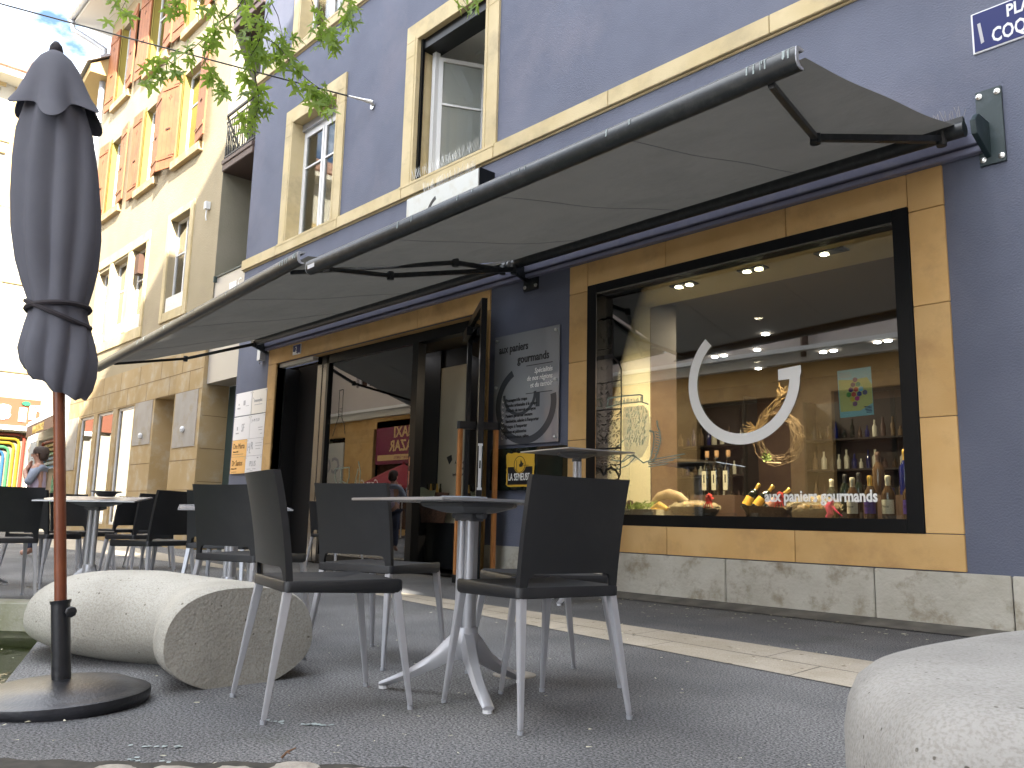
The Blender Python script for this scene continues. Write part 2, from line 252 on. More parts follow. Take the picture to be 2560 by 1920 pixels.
# ---------------------------------------------------------------- mesh helpers
class MB:
    def __init__(s): s.v = []; s.f = []; s.m = []; s.mats = []; s.cur = 0
    def use(s, name):
        if name not in s.mats: s.mats.append(name)
        s.cur = s.mats.index(name); return s
    def add(s, vs, fs):
        o = len(s.v); s.v += [tuple(v) for v in vs]
        for f in fs: s.f.append(tuple(i + o for i in f)); s.m.append(s.cur)
        return s
    def box(s, x0, x1, y0, y1, z0, z1):
        x0, x1 = sorted((x0, x1)); y0, y1 = sorted((y0, y1)); z0, z1 = sorted((z0, z1))
        v = [(x0, y0, z0), (x1, y0, z0), (x1, y1, z0), (x0, y1, z0), (x0, y0, z1), (x1, y0, z1), (x1, y1, z1), (x0, y1, z1)]
        return s.add(v, [(0, 3, 2, 1), (4, 5, 6, 7), (0, 1, 5, 4), (1, 2, 6, 5), (2, 3, 7, 6), (3, 0, 4, 7)])
    def quad(s, *p): return s.add(p, [tuple(range(len(p)))])
    def tube(s, pts, rad, n=8, cap=True, sq=False):
        pts = [Vector(p) for p in pts]; rads = rad if isinstance(rad, (list, tuple)) else [rad] * len(pts)
        o = len(s.v); up = None
        for i, p in enumerate(pts):
            d = (pts[min(i + 1, len(pts) - 1)] - pts[max(i - 1, 0)]).normalized()
            if up is None: up = Vector((0, 0, 1)) if abs(d.z) < .9 else Vector((0, 1, 0))
            a = d.cross(up).normalized(); b = a.cross(d).normalized(); up = b
            for k in range(n):
                t = 2 * math.pi * (k + (.5 if sq else 0)) / n; rr = rads[i]
                s.v.append(tuple(p + a * math.cos(t) * rr + b * math.sin(t) * rr))
        for i in range(len(pts) - 1):
            for k in range(n):
                a = o + i * n + k; b = o + i * n + (k + 1) % n; s.f.append((a, b, b + n, a + n)); s.m.append(s.cur)
        if cap:
            s.f.append(tuple(o + k for k in range(n))[::-1]); s.m.append(s.cur)
            s.f.append(tuple(o + (len(pts) - 1) * n + k for k in range(n))); s.m.append(s.cur)
        return s
    def lathe(s, prof, c=(0, 0, 0), n=20, axis=None):
        o = len(s.v); ax = Vector(axis or (0, 0, 1)).normalized(); q = Vector((0, 0, 1)).rotation_difference(ax); c = Vector(c)
        for r, z in prof:
            for k in range(n):
                t = 2 * math.pi * k / n; s.v.append(tuple(c + q @ Vector((r * math.cos(t), r * math.sin(t), z))))
        for i in range(len(prof) - 1):
            for k in range(n):
                a = o + i * n + k; b = o + i * n + (k + 1) % n; s.f.append((a, b, b + n, a + n)); s.m.append(s.cur)
        if prof[0][0] > 1e-5: s.f.append(tuple(o + k for k in range(n))[::-1]); s.m.append(s.cur)
        if prof[-1][0] > 1e-5: s.f.append(tuple(o + (len(prof) - 1) * n + k for k in range(n))); s.m.append(s.cur)
        return s
    def prism(s, poly, fn, a, b):
        """poly: 2D list; fn(u,v,t)->xyz; extruded from t=a to t=b"""
        n = len(poly); o = len(s.v)
        for t in (a, b):
            for u, v in poly: s.v.append(tuple(fn(u, v, t)))
        s.f.append(tuple(o + i for i in range(n))); s.m.append(s.cur); s.f.append(tuple(o + n + i for i in range(n))[::-1]); s.m.append(s.cur)
        for i in range(n):
            j = (i + 1) % n; s.f.append((o + i, o + n + i, o + n + j, o + j)); s.m.append(s.cur)
        return s
    def rings(s, rs, cap=True):
        o = len(s.v); n = len(rs[0])
        for r in rs: s.v += [tuple(p) for p in r]
        for i in range(len(rs) - 1):
            for k in range(n):
                a = o + i * n + k; b = o + i * n + (k + 1) % n; s.f.append((a, b, b + n, a + n)); s.m.append(s.cur)
        if cap:
            s.f.append(tuple(o + k for k in range(n))[::-1]); s.m.append(s.cur); s.f.append(tuple(o + (len(rs) - 1) * n + k for k in range(n))); s.m.append(s.cur)
        return s
    def grid(s, fn, nu, nv):
        o = len(s.v)
        for j in range(nv + 1):
            for i in range(nu + 1): s.v.append(tuple(fn(i / nu, j / nv)))
        for j in range(nv):
            for i in range(nu):
                a = o + j * (nu + 1) + i; s.f.append((a, a + 1, a + nu + 2, a + nu + 1)); s.m.append(s.cur)
        return s
    def build(s, name, mt=None, parent=None, smooth=False, bevel=0, solid=0, sub=0, autos=None, **tags):
        off = Vector((0, 0, 0))
        if parent is not None: off = Vector(parent.get('_o', (0, 0, 0)))
        me = bpy.data.meshes.new(name); me.from_pydata([tuple(Vector(v) - off) for v in s.v], [], s.f)
        names = s.mats if s.mats else [mt]
        for n in names: me.materials.append(K[n])
        if s.mats: me.polygons.foreach_set('material_index', s.m)
        bm = bmesh.new(); bm.from_mesh(me)
        bmesh.ops.recalc_face_normals(bm, faces=bm.faces)
        if bevel:
            es = [e for e in bm.edges if len(e.link_faces) == 2 and e.calc_face_angle(0) > .6]
            bmesh.ops.bevel(bm, geom=es, offset=bevel, segments=2, affect='EDGES', clamp_overlap=True)
        bm.to_mesh(me); bm.free()
        o = bpy.data.objects.new(name, me); C.objects.link(o)
        if parent is not None: o.parent = parent; o['_o'] = tuple(off)
        if solid or sub:
            if solid: md = o.modifiers.new('s', 'SOLIDIFY'); md.thickness = solid; md.offset = 0
            if sub: md = o.modifiers.new('u', 'SUBSURF'); md.levels = sub; md.render_levels = sub
            dg = bpy.context.evaluated_depsgraph_get(); me2 = bpy.data.meshes.new_from_object(o.evaluated_get(dg)); o.modifiers.clear(); o.data = me2; me = me2
        if smooth:
            me.polygons.foreach_set('use_smooth', [True] * len(me.polygons))
            try: me.set_sharp_from_angle(angle=R(autos or 40))
            except Exception: pass
        me.update()
        for k, v in tags.items(): o[k] = v
        return o
def thing(name, label, cat, loc=(0, 0, 0), group=None, rz=0):
    o = bpy.data.objects.new(name, None); C.objects.link(o); o.location = loc; o.rotation_euler = (0, 0, rz); o['_o'] = tuple(loc) if rz == 0 else (0, 0, 0)
    o.empty_display_size = .1
    o['label'] = label; o['category'] = cat
    if group: o['group'] = group
    return o
def root0(name, label, cat, group=None):   # built round the origin, placed afterwards
    return thing(name, label, cat, (0, 0, 0), group)
def copy_tree(o, parent=None):
    c = o.copy(); C.objects.link(c); c.parent = parent
    for ch in list(o.children): copy_tree(ch, c)
    return c
def text_geo(s, size=1, align='LEFT', shear=0, bold=0, ext=.0):
    cu = bpy.data.curves.new('t', 'FONT'); cu.body = s; cu.size = size; cu.align_x = align; cu.shear = shear; cu.offset = bold; cu.extrude = ext; cu.resolution_u = 2
    ob = bpy.data.objects.new('t', cu); C.objects.link(ob); dg = bpy.context.evaluated_depsgraph_get(); dg.update()
    me = bpy.data.meshes.new_from_object(ob.evaluated_get(dg)); vs = [tuple(v.co) for v in me.vertices]; fs = [tuple(p.vertices) for p in me.polygons]
    bpy.data.objects.remove(ob); bpy.data.curves.remove(cu); bpy.data.meshes.remove(me); return vs, fs
def put_text(mb, s, o, size, U=(1, 0, 0), V=(0, 0, 1), sx=1., ext=.0015, **k):
    vs, fs = text_geo(s, size, ext=ext, **k); o = Vector(o); U = Vector(U).normalized(); V = Vector(V).normalized(); W = U.cross(V)
    mb.add([o + U * v[0] * sx + V * v[1] + W * v[2] for v in vs], fs)
def arc_band(mb, c, r0, r1, a0, a1, y0, y1, n=40, sx=1):
    P = []
    for i in range(n + 1):
        t = R(a0 + (a1 - a0) * i / n); P.append((c[0] + math.cos(t) * r1 * sx, c[1] + math.sin(t) * r1))
    Q = []
    for i in range(n + 1):
        t = R(a0 + (a1 - a0) * i / n); Q.append((c[0] + math.cos(t) * r0 * sx, c[1] + math.sin(t) * r0))
    for i in range(n): mb.prism([P[i], P[i + 1], Q[i + 1], Q[i]], lambda u, v, t: (u, t, v), y0, y1)
def stroke(mb, pts, wd, y, th=.0015):
    """drawn line of width wd on the plane Y=y"""
    for (a, b) in zip(pts[:-1], pts[1:]):
        d = Vector((b[0] - a[0], b[1] - a[1]));
        if d.length < 1e-6: continue
        n = Vector((-d.y, d.x)).normalized() * wd / 2; e = d.normalized() * wd * .3
        q = [(a[0] - e.x + n.x, a[1] - e.y + n.y), (b[0] + e.x + n.x, b[1] + e.y + n.y), (b[0] + e.x - n.x, b[1] + e.y - n.y), (a[0] - e.x - n.x, a[1] - e.y - n.y)]
        mb.add([(q_[0], y, q_[1]) for q_ in q], [(0, 1, 2, 3)])
def wall_holes(mb, x0, x1, z0, z1, y, holes, depth=.3, fn=None):
    """front sheet at y with openings and their reveals; holes: (xa,xb,za,zb[,depth])"""
    fn = fn or (lambda u, d, v: (u, y + d, v))
    xs = sorted({x0, x1, *[h[0] for h in holes], *[h[1] for h in holes]}); zs = sorted({z0, z1, *[h[2] for h in holes], *[h[3] for h in holes]})
    xs = [x for x in xs if x0 <= x <= x1]; zs = [z for z in zs if z0 <= z <= z1]
    for a, b in zip(xs[:-1], xs[1:]):
        for c, d in zip(zs[:-1], zs[1:]):
            mx, mz = (a + b) / 2, (c + d) / 2
            if any(h[0] < mx < h[1] and h[2] < mz < h[3] for h in holes): continue
            mb.quad(fn(a, 0, c), fn(b, 0, c), fn(b, 0, d), fn(a, 0, d))
    for h in holes:
        a, b, c, d = h[:4]; q = h[4] if len(h) > 4 else depth
        mb.quad(fn(a, 0, c), fn(a, 0, d), fn(a, q, d), fn(a, q, c)); mb.quad(fn(b, 0, c), fn(b, q, c), fn(b, q, d), fn(b, 0, d))
        mb.quad(fn(a, 0, d), fn(b, 0, d), fn(b, q, d), fn(a, q, d)); mb.quad(fn(a, 0, c), fn(a, q, c), fn(b, q, c), fn(b, 0, c))
def ld(lat, dep, z=0):     # metres to the side of and ahead of the camera, on the ground plan
    return (-0.73501875 * dep + 0.67804679 * lat, 0.67804679 * dep + 0.73501875 * lat, z)

# ---------------------------------------------------------------- ground, paving, pool
YW = 6.08
def struct(name, mb, mt=None, **k):
    o = mb.build(name, mt, **k); o['kind'] = 'structure'; return o
pool = [ld(-1.90, 3.28)[:2], ld(-3.15, 6.15)[:2], ld(-9, 6.15)[:2], ld(-9, 3.28)[:2]]
g = MB()
def dl(l, d, z=0.): return ld(l, d, z)
g.quad(dl(-200, -60), dl(200, -60), dl(200, 3.28), dl(-200, 3.28)); g.quad(dl(-200, 6.15), dl(200, 6.15), dl(200, 220), dl(-200, 220))
g.quad(dl(-1.90, 3.28), dl(200, 3.28), dl(200, 6.15), dl(-3.15, 6.15)); g.quad(dl(-200, 3.28), dl(-9, 3.28), dl(-9, 6.15), dl(-200, 6.15))
struct('ground', g, 'asphalt')
# paving strip: two rows of slabs running along the facade, slightly converging like the real one
ps = MB(); x = 1.5; i = 0
random.seed(3)
def ytop(x): return 4.35 - .052 * (x + 1.5) - .0045 * (x + 1.5) ** 2 * (1 if x < -1.5 else 0)
def ybot(x): return 3.56 - .13 * (x + 1.5)
while x > -20:
    wdt = .78 + .25 * random.random(); a, b = x - wdt, x
    def yy(x, t): return ybot(x) + (ytop(x) - ybot(x)) * t
    for t0, t1, sh in ((0, .48, 0), (.48, 1, -.35)):
        aa, bb = a + sh, b + sh
        for q in ((aa + .003, bb - .003),):
            ps.add([(q[0] + .03, yy(q[0], t0) + .004, .004), (q[1] + .03, yy(q[1], t0) + .004, .004), (q[1], yy(q[1], t1) - .004, .004), (q[0], yy(q[0], t1) - .004, .004)], [(0, 1, 2, 3)])
    x = a
struct('paving_strip', ps, 'paver')
# sunken basin
bz = MB(); d = -.55
P = [ld(-1.90, 3.28), ld(-3.15, 6.15), ld(-9, 6.15), ld(-9, 3.28)]
for a, b in zip(P, P[1:] + P[:1]): bz.quad((a[0], a[1], .0), (b[0], b[1], .0), (b[0], b[1], d), (a[0], a[1], d))
bz.quad(*[(p[0], p[1], d) for p in P])
# coping stone along the far edge, overhanging slightly
a, b = ld(-3.05, 6.0), ld(-9, 6.0)
fn = lambda u, v, t: ld(u, v, t)
bz.prism([(-3.12, 5.98), (-9, 5.98), (-9, 6.3), (-3.12, 6.3)], fn, -.17, .012)
bt = bz.build('stone_basin', 'basin_concrete'); bt['label'] = 'sunken concrete water basin with pale coping beside the rounded bench'; bt['category'] = 'water basin'
wt = MB(); wt.quad(ld(-1.91, 3.29, -.24), ld(-3.14, 6.14, -.24), ld(-8.99, 6.14, -.24), ld(-8.99, 3.29, -.24)); struct('water', wt, 'water')

# ---------------------------------------------------------------- blue building
bl = thing('blue_building', 'blue grey rendered building with yellow stone bands, shop window and open door at street level', 'building', (-5, YW, 0))
openW = [(-12.075, -10.69, 5.02, 7.10), (-8.615, -7.195, 5.02, 7.10), (-12.075, -10.69, 8.51, 10.6), (-8.615, -7.195, 8.51, 10.6)]
wl = MB(); wall_holes(wl, -13.55, 4.05, 0, 17.5, YW, [(*h, .30) for h in openW] + [(-5.42, -2.38, .69, 2.97, .12), (-12.08, -7.2, 0, 3.02, .14)])
wl.quad((-13.55, YW, 0), (-13.55, YW, 17.5), (-13.55, 18, 17.5), (-13.55, 18, 0)); wl.quad((-13.55, YW, 17.5), (4.05, YW, 17.5), (4.05, 18, 17.5), (-13.55, 18, 17.5))
wl.build('wall', 'blue_render', bl)
def blocks(mb, rects, y0, y1, gap=.004, axis=0):
    for (a, b, c, d) in rects: mb.box(a + gap / 2, b - gap / 2, y0, y1, c + gap / 2, d - gap / 2)
pl = MB(); xs = [4.05, 2.2, .5, -.7, -1.81, -2.694, -3.92, -5.2, -6.95]
blocks(pl, [(b, a, -.05, .395) for a, b in zip(xs[:-1], xs[1:])], YW - .035, YW + .05, .008)
pl.build('plinth', 'plinth_stone', bl, bevel=.006)
pl = MB(); blocks(pl, [(-13.55, -12.37, -.05, .395)], YW - .035, YW + .05); pl.build('plinth', 'plinth_stone', bl, bevel=.006)
dr = MB(); dr.box(-7.0, 4.0, YW - .11, YW - .03, -.02, .02); dr.add([(-7, YW - .2, .006), (4, YW - .2, .006), (4, YW - .03, .05), (-7, YW - .03, .05)], [(0, 1, 2, 3)]); dr.build('plinth_foot', 'dirt', bl)
for z0, z1, js in ((4.845, 5.025, [-13.60, -12.36, -10.446, -8.82, -6.963, -5.2, -3.381, -1.6, .2, 2, 4.05]), (8.34, 8.515, [-13.60, -12.36, -10.446, -8.9, -6.963, -5.2, -3.4, -1.6, .2, 2, 4.05])):
    bd = MB(); blocks(bd, [(a, b, z0, z1) for a, b in zip(js[:-1], js[1:])], YW - .05, YW + .02, .006); bd.box(-13.59, 4.05, YW - .02, YW + .02, z0 - .02, z0)
    bd.build('stone_band', 'trim_stone', bl, bevel=.005)
def leaf(mb, fr, w, h, t=.045, bar=.055, mid=None):
    """casement leaf in local (u,z): frame bars via fr(u,d,z)"""
    def bx(u0, u1, z0, z1):
        P = [fr(u, d, z) for z in (z0, z1) for (u, d) in ((u0, 0), (u1, 0), (u1, t), (u0, t))]
        mb.add(P, [(0, 3, 2, 1), (4, 5, 6, 7), (0, 1, 5, 4), (1, 2, 6, 5), (2, 3, 7, 6), (3, 0, 4, 7)])
    bx(0, bar, 0, h); bx(w - bar, w, 0, h); bx(bar, w - bar, 0, bar); bx(bar, w - bar, h - bar, h)
    if mid: bx(bar, w - bar, mid - .014, mid + .014)
for i, (x0, x1, z0, z1) in enumerate(openW):
    up = i >= 2
    s = MB(); W_ = .25; y0 = YW - .03
    for (a, b, c, d) in ((x0 - W_, x0, z0, z1 - .22), (x1, x1 + W_, z0, z1 - .22), (x0 - W_, x1 + W_, z1, z1 + .25), (x0 - W_, x0, z1 - .22, z1), (x1, x1 + W_, z1 - .22, z1)):
        s.box(a + .0015, b - .0015, y0, YW + .02, c + .0015, d - .0015)
    for xx, sg in ((x0, 1), (x1, -1)): s.box(xx - sg * .055, xx - sg * .04, y0 - .006, y0 + .004, z0, z1 + .04); s.box(xx, xx + sg * .004, YW - .028, YW + .30, z0, z1)
    s.box(x0, x1, YW - .028, YW + .3, z1 - .004, z1); s.box(x0 - W_, x1 + W_, YW - .055, YW + .3, z0 - .03, z0 + .006)
    win = s.build('window_surround', 'trim_stone', bl, bevel=.004)
    fy = YW + .20
    if i != 1:
        f = MB(); zt = z1 - (.12 if not up else .12); f.box(x0, x0 + .07, fy, fy + .08, z0, zt); f.box(x1 - .07, x1, fy, fy + .08, z0, zt); f.box(x0 + .07, x1 - .07, fy, fy + .08, zt - .07, zt); f.box(x0 + .07, x1 - .07, fy, fy + .08, z0 + .006, z0 + .07)
        f.build('window_frame', 'white_paint', win); hb = MB(); hb.box(x0, x1, fy - .05, fy + .2, zt, z1); hb.build('blind_box', 'pipe_metal', win)
        xm = (x0 + x1) / 2
        for a in (x0 + .075, xm + .012):
            l = MB(); leaf(l, lambda u, d, z, a=a: (a + u, fy + .0 + d - .02, z0 + .07 + z), xm - x0 - .087, zt - z0 - .145, mid=(zt - z0) * .62); sh = l.build('casement', 'white_paint', win)
            gl = MB(); gl.box(a + .05, a + xm - x0 - .14, fy, fy + .006, z0 + .12, zt - .12); gl.build('pane', 'house_glass', sh)
        cu = MB(); cu.box(x0 - .4, x1 + .4, fy + .9, fy + .95, z0 - .1, z1 + .1); cu.box(x0 - .4, x0 - .35, fy + .2, fy + .9, z0 - .1, z1 + .1); cu.box(x1 + .35, x1 + .4, fy + .2, fy + .9, z0 - .1, z1 + .1); cu.box(x0 - .4, x1 + .4, fy + .2, fy + .9, z1, z1 + .1); cu.build('inner_wall', 'curtain', win)
    else:
        f = MB(); f.box(x0, x0 + .05, YW + .03, YW + .07, z0, z1); f.box(x1 - .03, x1, YW + .03, YW + .07, z0, z1); f.box(x0, x1, YW + .05, YW + .32, z1 - .15, z1 - .004); f.build('blind_box', 'black_metal', win)
        f = MB(); f.box(x0 + .05, x0 + .12, fy, fy + .08, z0, z1 - .15); f.box(x1 - .06, x1, fy, fy + .08, z0, z1 - .15); f.box(x0 + .12, x1 - .06, fy, fy + .08, z0 + .006, z0 + .05); f.build('window_frame', 'white_paint', win)
        # left casement swung far into the room
        th = R(63); hx, hy = x0 + .13, fy + .06; wd = .66
        l = MB(); leaf(l, lambda u, d, z: (hx + u * math.cos(th) - d * math.sin(th), hy + u * math.sin(th) + d * math.cos(th), z0 + .05 + z), wd, z1 - z0 - .26, mid=(z1 - z0) * .55); sh = l.build('casement', 'white_paint', win)
        gl = MB(); gl.prism([(.05, 0.02), (wd - .05, 0.02), (wd - .05, 0.026), (.05, 0.026)], lambda u, v, t: (hx + u * math.cos(th) - v * math.sin(th), hy + u * math.sin(th) + v * math.cos(th), t), z0 + .1, z1 - .27); gl.build('pane', 'house_glass', sh)
        gl = MB(); gl.prism([(.06, .034), (wd - .06, .034), (wd - .06, .038), (.06, .038)], lambda u, v, t: (hx + u * math.cos(th) - v * math.sin(th), hy + u * math.sin(th) + v * math.cos(th), t), z0 + .1, z1 - .27); gl.build('pane_reflection', 'plate_white', sh)  # pale sheet added behind the pane to imitate a white wall's reflection
        th2 = R(108); hx2 = x1 - .06; l = MB(); leaf(l, lambda u, d, z: (hx2 - u * math.cos(th2) , hy + u * math.sin(th2) + d, z0 + .05 + z), wd, z1 - z0 - .26); l.build('casement', 'white_paint', win)
        rm = MB(); a, b, c, d = x0 - .9, x1 + .5, fy + .09, fy + 1.7
        rm.use('white_paint'); rm.quad((a, c, 7.32), (b, c, 7.32), (b, d, 7.32), (a, d, 7.32)); rm.quad((a, c, 4.9), (a, d, 4.9), (a, d, 7.32), (a, c, 7.32)); rm.use('cream_wall'); rm.quad((a, d, 4.9), (b, d, 4.9), (b, d, 7.32), (a, d, 7.32)); rm.quad((b, c, 4.9), (b, d, 4.9), (b, d, 7.32), (b, c, 7.32)); rm.quad((a, c, 4.9), (b, c, 4.9), (b, d, 4.9), (a, d, 4.9))
        rm.use('white_paint'); rm.box(a + .9, a + 2.0, d - .9, d - .1, 7.27, 7.32)
        rm.build('inner_wall', parent=win)
# stone surround of the shop window
ss = MB(); o0, o1, i0, i1 = -5.727, -2.078, -5.475, -2.328; zt, zb = 3.0, .645; y0, y1 = YW - .022, YW + .03
R_ = [(i0, -4.51, zt, 3.26), (-4.51, -3.3, zt, 3.26), (-3.3, i1, zt, 3.26), (o0, i0, zt - .04, 3.26), (i1, o1, zt - .04, 3.26),
      (o0, i0, 2.25, zt - .04), (o0, i0, 1.462, 2.25), (o0, i0, zb, 1.462), (i1, o1, 2.252, zt - .04), (i1, o1, 1.447, 2.252), (i1, o1, zb, 1.447),
      (o0, -4.516, .397, zb), (-4.516, -3.303, .397, zb), (-3.303, o1, .397, zb)]
blocks(ss, R_, y0, y1, .005); ss.build('window_surround', 'orange_stone', bl, bevel=.003)
bf = MB(); yf0, yf1 = YW - .03, YW + .14
bf.box(-5.475, -5.35, yf0, yf1, .642, 3.01); bf.box(-2.445, -2.33, yf0, yf1, .642, 3.01); bf.box(-5.35, -2.445, yf0, yf1, 2.915, 3.01); bf.box(-5.35, -2.445, yf0, yf1, .642, .74)
sw = bf.build('shop_window_frame', 'black_metal', bl, bevel=.004)
rb = MB(); rb.box(-5.352, -5.342, yf0 - .002, yf1, .74, 2.915); rb.box(-5.35, -2.445, yf0 - .002, yf0 + .01, 2.905, 2.917); rb.build('glazing_bead', 'steel', sw)
gl = MB(); gl.box(-5.35, -2.445, YW + .09, YW + .10, .74, 2.915); pane = gl.build('pane', 'shop_glass', sw)
# sticker lettering on the pane (outside face)
yg = YW + .0865
G = MB(); cx, cz, ro, ri = -3.81, 1.885, .545, .452
arc_band(G, (cx, cz), ri, ro, 131, 364, yg, yg + .002, 60, sx=.985)
arc_band(G, (cx, cz), ri, ro, 360, 361, yg, yg + .002, 2)
G.prism([(-3.465, 1.94), (-3.265, 1.955), (-3.262, 1.90), (-3.28, 1.85), (-3.465, 1.85)], lambda u, v, t: (u, t, v), yg - .0005, yg + .002)
G.build('round_logo', 'letter_white', sw)
T = MB(); put_text(T, 'aux paniers gourmands', (-3.615, yg - .001, .866), .124, sx=.795, ext=.0008, bold=.0035); T.build('shop_lettering', 'letter_white', sw)
# drawn wine bottle sticker
bs = MB(); y = yg - .0005; wd = .016
outl = [(-5.372, 2.655), (-5.30, 2.675), (-5.238, 2.655), (-5.232, 2.60), (-5.237, 2.50), (-5.235, 2.30), (-5.222, 2.26), (-5.16, 2.21), (-5.128, 2.14), (-5.125, 1.9), (-5.128, 1.375), (-5.135, 1.12), (-5.16, 1.075), (-5.22, 1.06)]
stroke(bs, outl, wd, y); stroke(bs, [(2 * -5.303 - a, b) for a, b in outl][:6], wd, y)
stroke(bs, [(-5.345, 2.36), (-5.235, 2.365)], .007, y); stroke(bs, [(-5.345, 2.02), (-5.125, 2.03)], .008, y); stroke(bs, [(-5.345, 1.755), (-5.125, 1.748)], .014, y); stroke(bs, [(-5.345, 1.372), (-5.128, 1.372)], .018, y)
bs.add([(-5.36, y, 2.26), (-5.235, y, 2.26), (-5.235, y, 2.30), (-5.36, y, 2.30)], [(0, 1, 2, 3)])
stroke(bs, [(-5.34, 1.12), (-5.30, 1.17), (-5.25, 1.185), (-5.19, 1.16), (-5.15, 1.10)], .022, y)
random.seed(5)
for k in range(230):
    u = -5.34 + random.random() * .205; v = 1.13 + random.random() * .61; a = random.uniform(.2, 1.3) if v > 1.4 else random.uniform(-.6, .6); l = random.uniform(.012, .034)
    stroke(bs, [(u, v), (min(u + l * math.cos(a), -5.13), v + l * math.sin(a) * .6)], .006, y)
for k in range(26):
    u = random.choice([-5.33, -5.32, -5.16]) + random.uniform(-.01, .012); v = random.uniform(1.8, 2.2); stroke(bs, [(u, v), (u + .03, v + .02)], .0035, y)
for k in range(14): u = random.uniform(-5.34, -5.25); v = random.uniform(2.31, 2.6); stroke(bs, [(u, v), (u + .001, v + .04)], .0035, y)
bs.build('bottle_drawing', 'letter_black', sw)
js = MB(); js.use('sticker_teal'); y = yg + .0005
lid = [(-5.30, 1.80), (-5.29, 1.865), (-5.10, 1.87), (-4.90, 1.865), (-4.865, 1.85), (-4.87, 1.79), (-4.80, 1.765)]
stroke(js, lid, .012, y); stroke(js, [(-5.32, 1.775), (-5.1, 1.80), (-4.88, 1.795)], .010, y)
for k in range(26): u = -5.22 + k * .014; stroke(js, [(u, 1.79), (u + random.uniform(-.012, .012), 1.79 + random.uniform(.03, .06))], .006, y)
body = [(-5.10, 1.76), (-4.86, 1.76), (-4.80, 1.70), (-4.775, 1.55), (-4.80, 1.38), (-4.87, 1.28), (-5.0, 1.22), (-5.08, 1.35), (-5.11, 1.5)]
js.use('sticker_tint'); js.add([(a, y + .0004, b) for a, b in body], [tuple(range(len(body)))]); js.use('sticker_teal')
for k in range(150):
    u = random.uniform(-5.07, -4.82); v = random.uniform(1.38, 1.74)
    stroke(js, [(u, v), (u + random.uniform(-.004, .02), v + random.uniform(.012, .04))], .005, y - .0002)
stroke(js, [(-5.1, 1.44), (-5.2, 1.36), (-5.24, 1.26), (-5.1, 1.24), (-4.98, 1.30), (-4.86, 1.22), (-4.80, 1.235)], .012, y); stroke(js, [(-5.2, 1.16), (-5.05, 1.20), (-4.95, 1.28), (-5.05, 1.30), (-5.2, 1.16)], .010, y)
ch = [(-4.70, 1.60), (-4.695, 1.555), (-4.67, 1.50), (-4.66, 1.42), (-4.69, 1.32), (-4.74, 1.235), (-4.80, 1.215), (-4.77, 1.28), (-4.745, 1.36), (-4.735, 1.44), (-4.74, 1.50), (-4.785, 1.515)]
stroke(js, ch, .013, y)
for k in range(9): v = 1.29 + k * .025; stroke(js, [(-4.67 - abs(k - 6) * .006, v), (-4.71 - abs(k - 6) * .004, v + .012)], .009, y)
for (a, b, c, d) in ((-4.78, 1.245, -4.40, 1.285), (-4.76, 1.225, -4.45, 1.255), (-4.80, 1.20, -4.52, 1.235), (-4.80, 1.18, -4.58, 1.205)): stroke(js, [(a, b), (c, d)], .008, y)
js.build('jar_drawing', None, sw)
# doorway surround
ds = MB(); zt = 3.02
js_ = [-12.36, -11.2, -9.7, -8.35, -6.97]
blocks(ds, [(a, b, zt, 3.27) for a, b in zip(js_[:-1], js_[1:])], y0, y1, .005)
for z0_, z1_ in ((0, .9), (.9, 1.75), (1.75, 2.45), (2.45, zt)): blocks(ds, [(-12.36, -12.08, z0_, z1_), (-7.2, -6.97, z0_, z1_)], y0, y1, .005)
ds.box(-12.084, -12.08, y0, YW + .14, 0, zt); ds.box(-12.08, -7.2, YW + .03, YW + .14, zt - .004, zt)
ds.build('doorway_surround', 'orange_stone', bl, bevel=.003)
lt = MB(); lt.box(-12.07, -11.03, YW + .03, YW + .12, 2.955, 3.012); lt.build('lit_lintel_strip', 'warm_white', bl)  # white strip added for the lit lintel reveal, brightness put into its colour
# shopfront: black side door, steel mullions, fixed pane, posts
yd = YW + .12
dp = MB(); dp.box(-12.075, -11.02, yd + .25, yd + .3, 0, 3.0); dp.box(-12.075, -12.03, yd, yd + .25, 0, 2.95); sidedoor = dp.build('side_door', 'black_matte', bl)
fm = MB(); fm.use('steel'); fm.box(-11.03, -10.90, yd, yd + .10, 0, 2.99); fm.box(-10.895, -10.77, yd + .01, yd + .10, 0, 2.99); fm.use('black_metal'); fm.box(-10.77, -10.71, yd, yd + .1, 0, 2.99)
fm.box(-11.03, -7.2, yd, yd + .12, 2.88, 3.01); fm.box(-8.62, -8.50, yd, yd + .12, 0, 2.88); fm.box(-10.71, -8.62, yd, yd + .1, 0, .12); fm.box(-7.26, -7.2, yd, yd + .1, 0, 2.88); fm.box(-10.71, -7.2, yd - .03, yd + .14, -.01, .02)
sf = fm.build('shopfront_frame', parent=bl)
sp = MB(); sp.use('steel'); sp.box(-8.605, -8.575, yd - .004, yd, .92, 1.42); sp.use('black_matte'); sp.box(-8.598, -8.582, yd - .006, yd - .004, 1.0, 1.07); sp.box(-8.598, -8.582, yd - .006, yd - .004, 1.24, 1.31); sp.build('strike_plate', parent=sf)
gp_ = MB(); gp_.box(-10.71, -8.62, yd + .04, yd + .05, .12, 2.88); gp_.build('pane', 'window_glass', sf)
dw = MB(); y = yd + .037; gx = -10.55
bo = [(gx + .12, 2.45), (gx + .12, 2.05), (gx + .05, 1.92), (gx + .0, 1.8)]; stroke(dw, bo, .008, y); stroke(dw, [(gx + .22, 2.45), (gx + .22, 2.05), (gx + .30, 1.92), (gx + .33, 1.8)], .008, y); stroke(dw, [(gx + .12, 2.45), (gx + .22, 2.45)], .008, y)
for k in range(6): stroke(dw, [(gx + .12, 2.07 + k * .022), (gx + .22, 2.072 + k * .022)], .004, y)
dw.build('bottle_drawing', 'letter_black', sf)
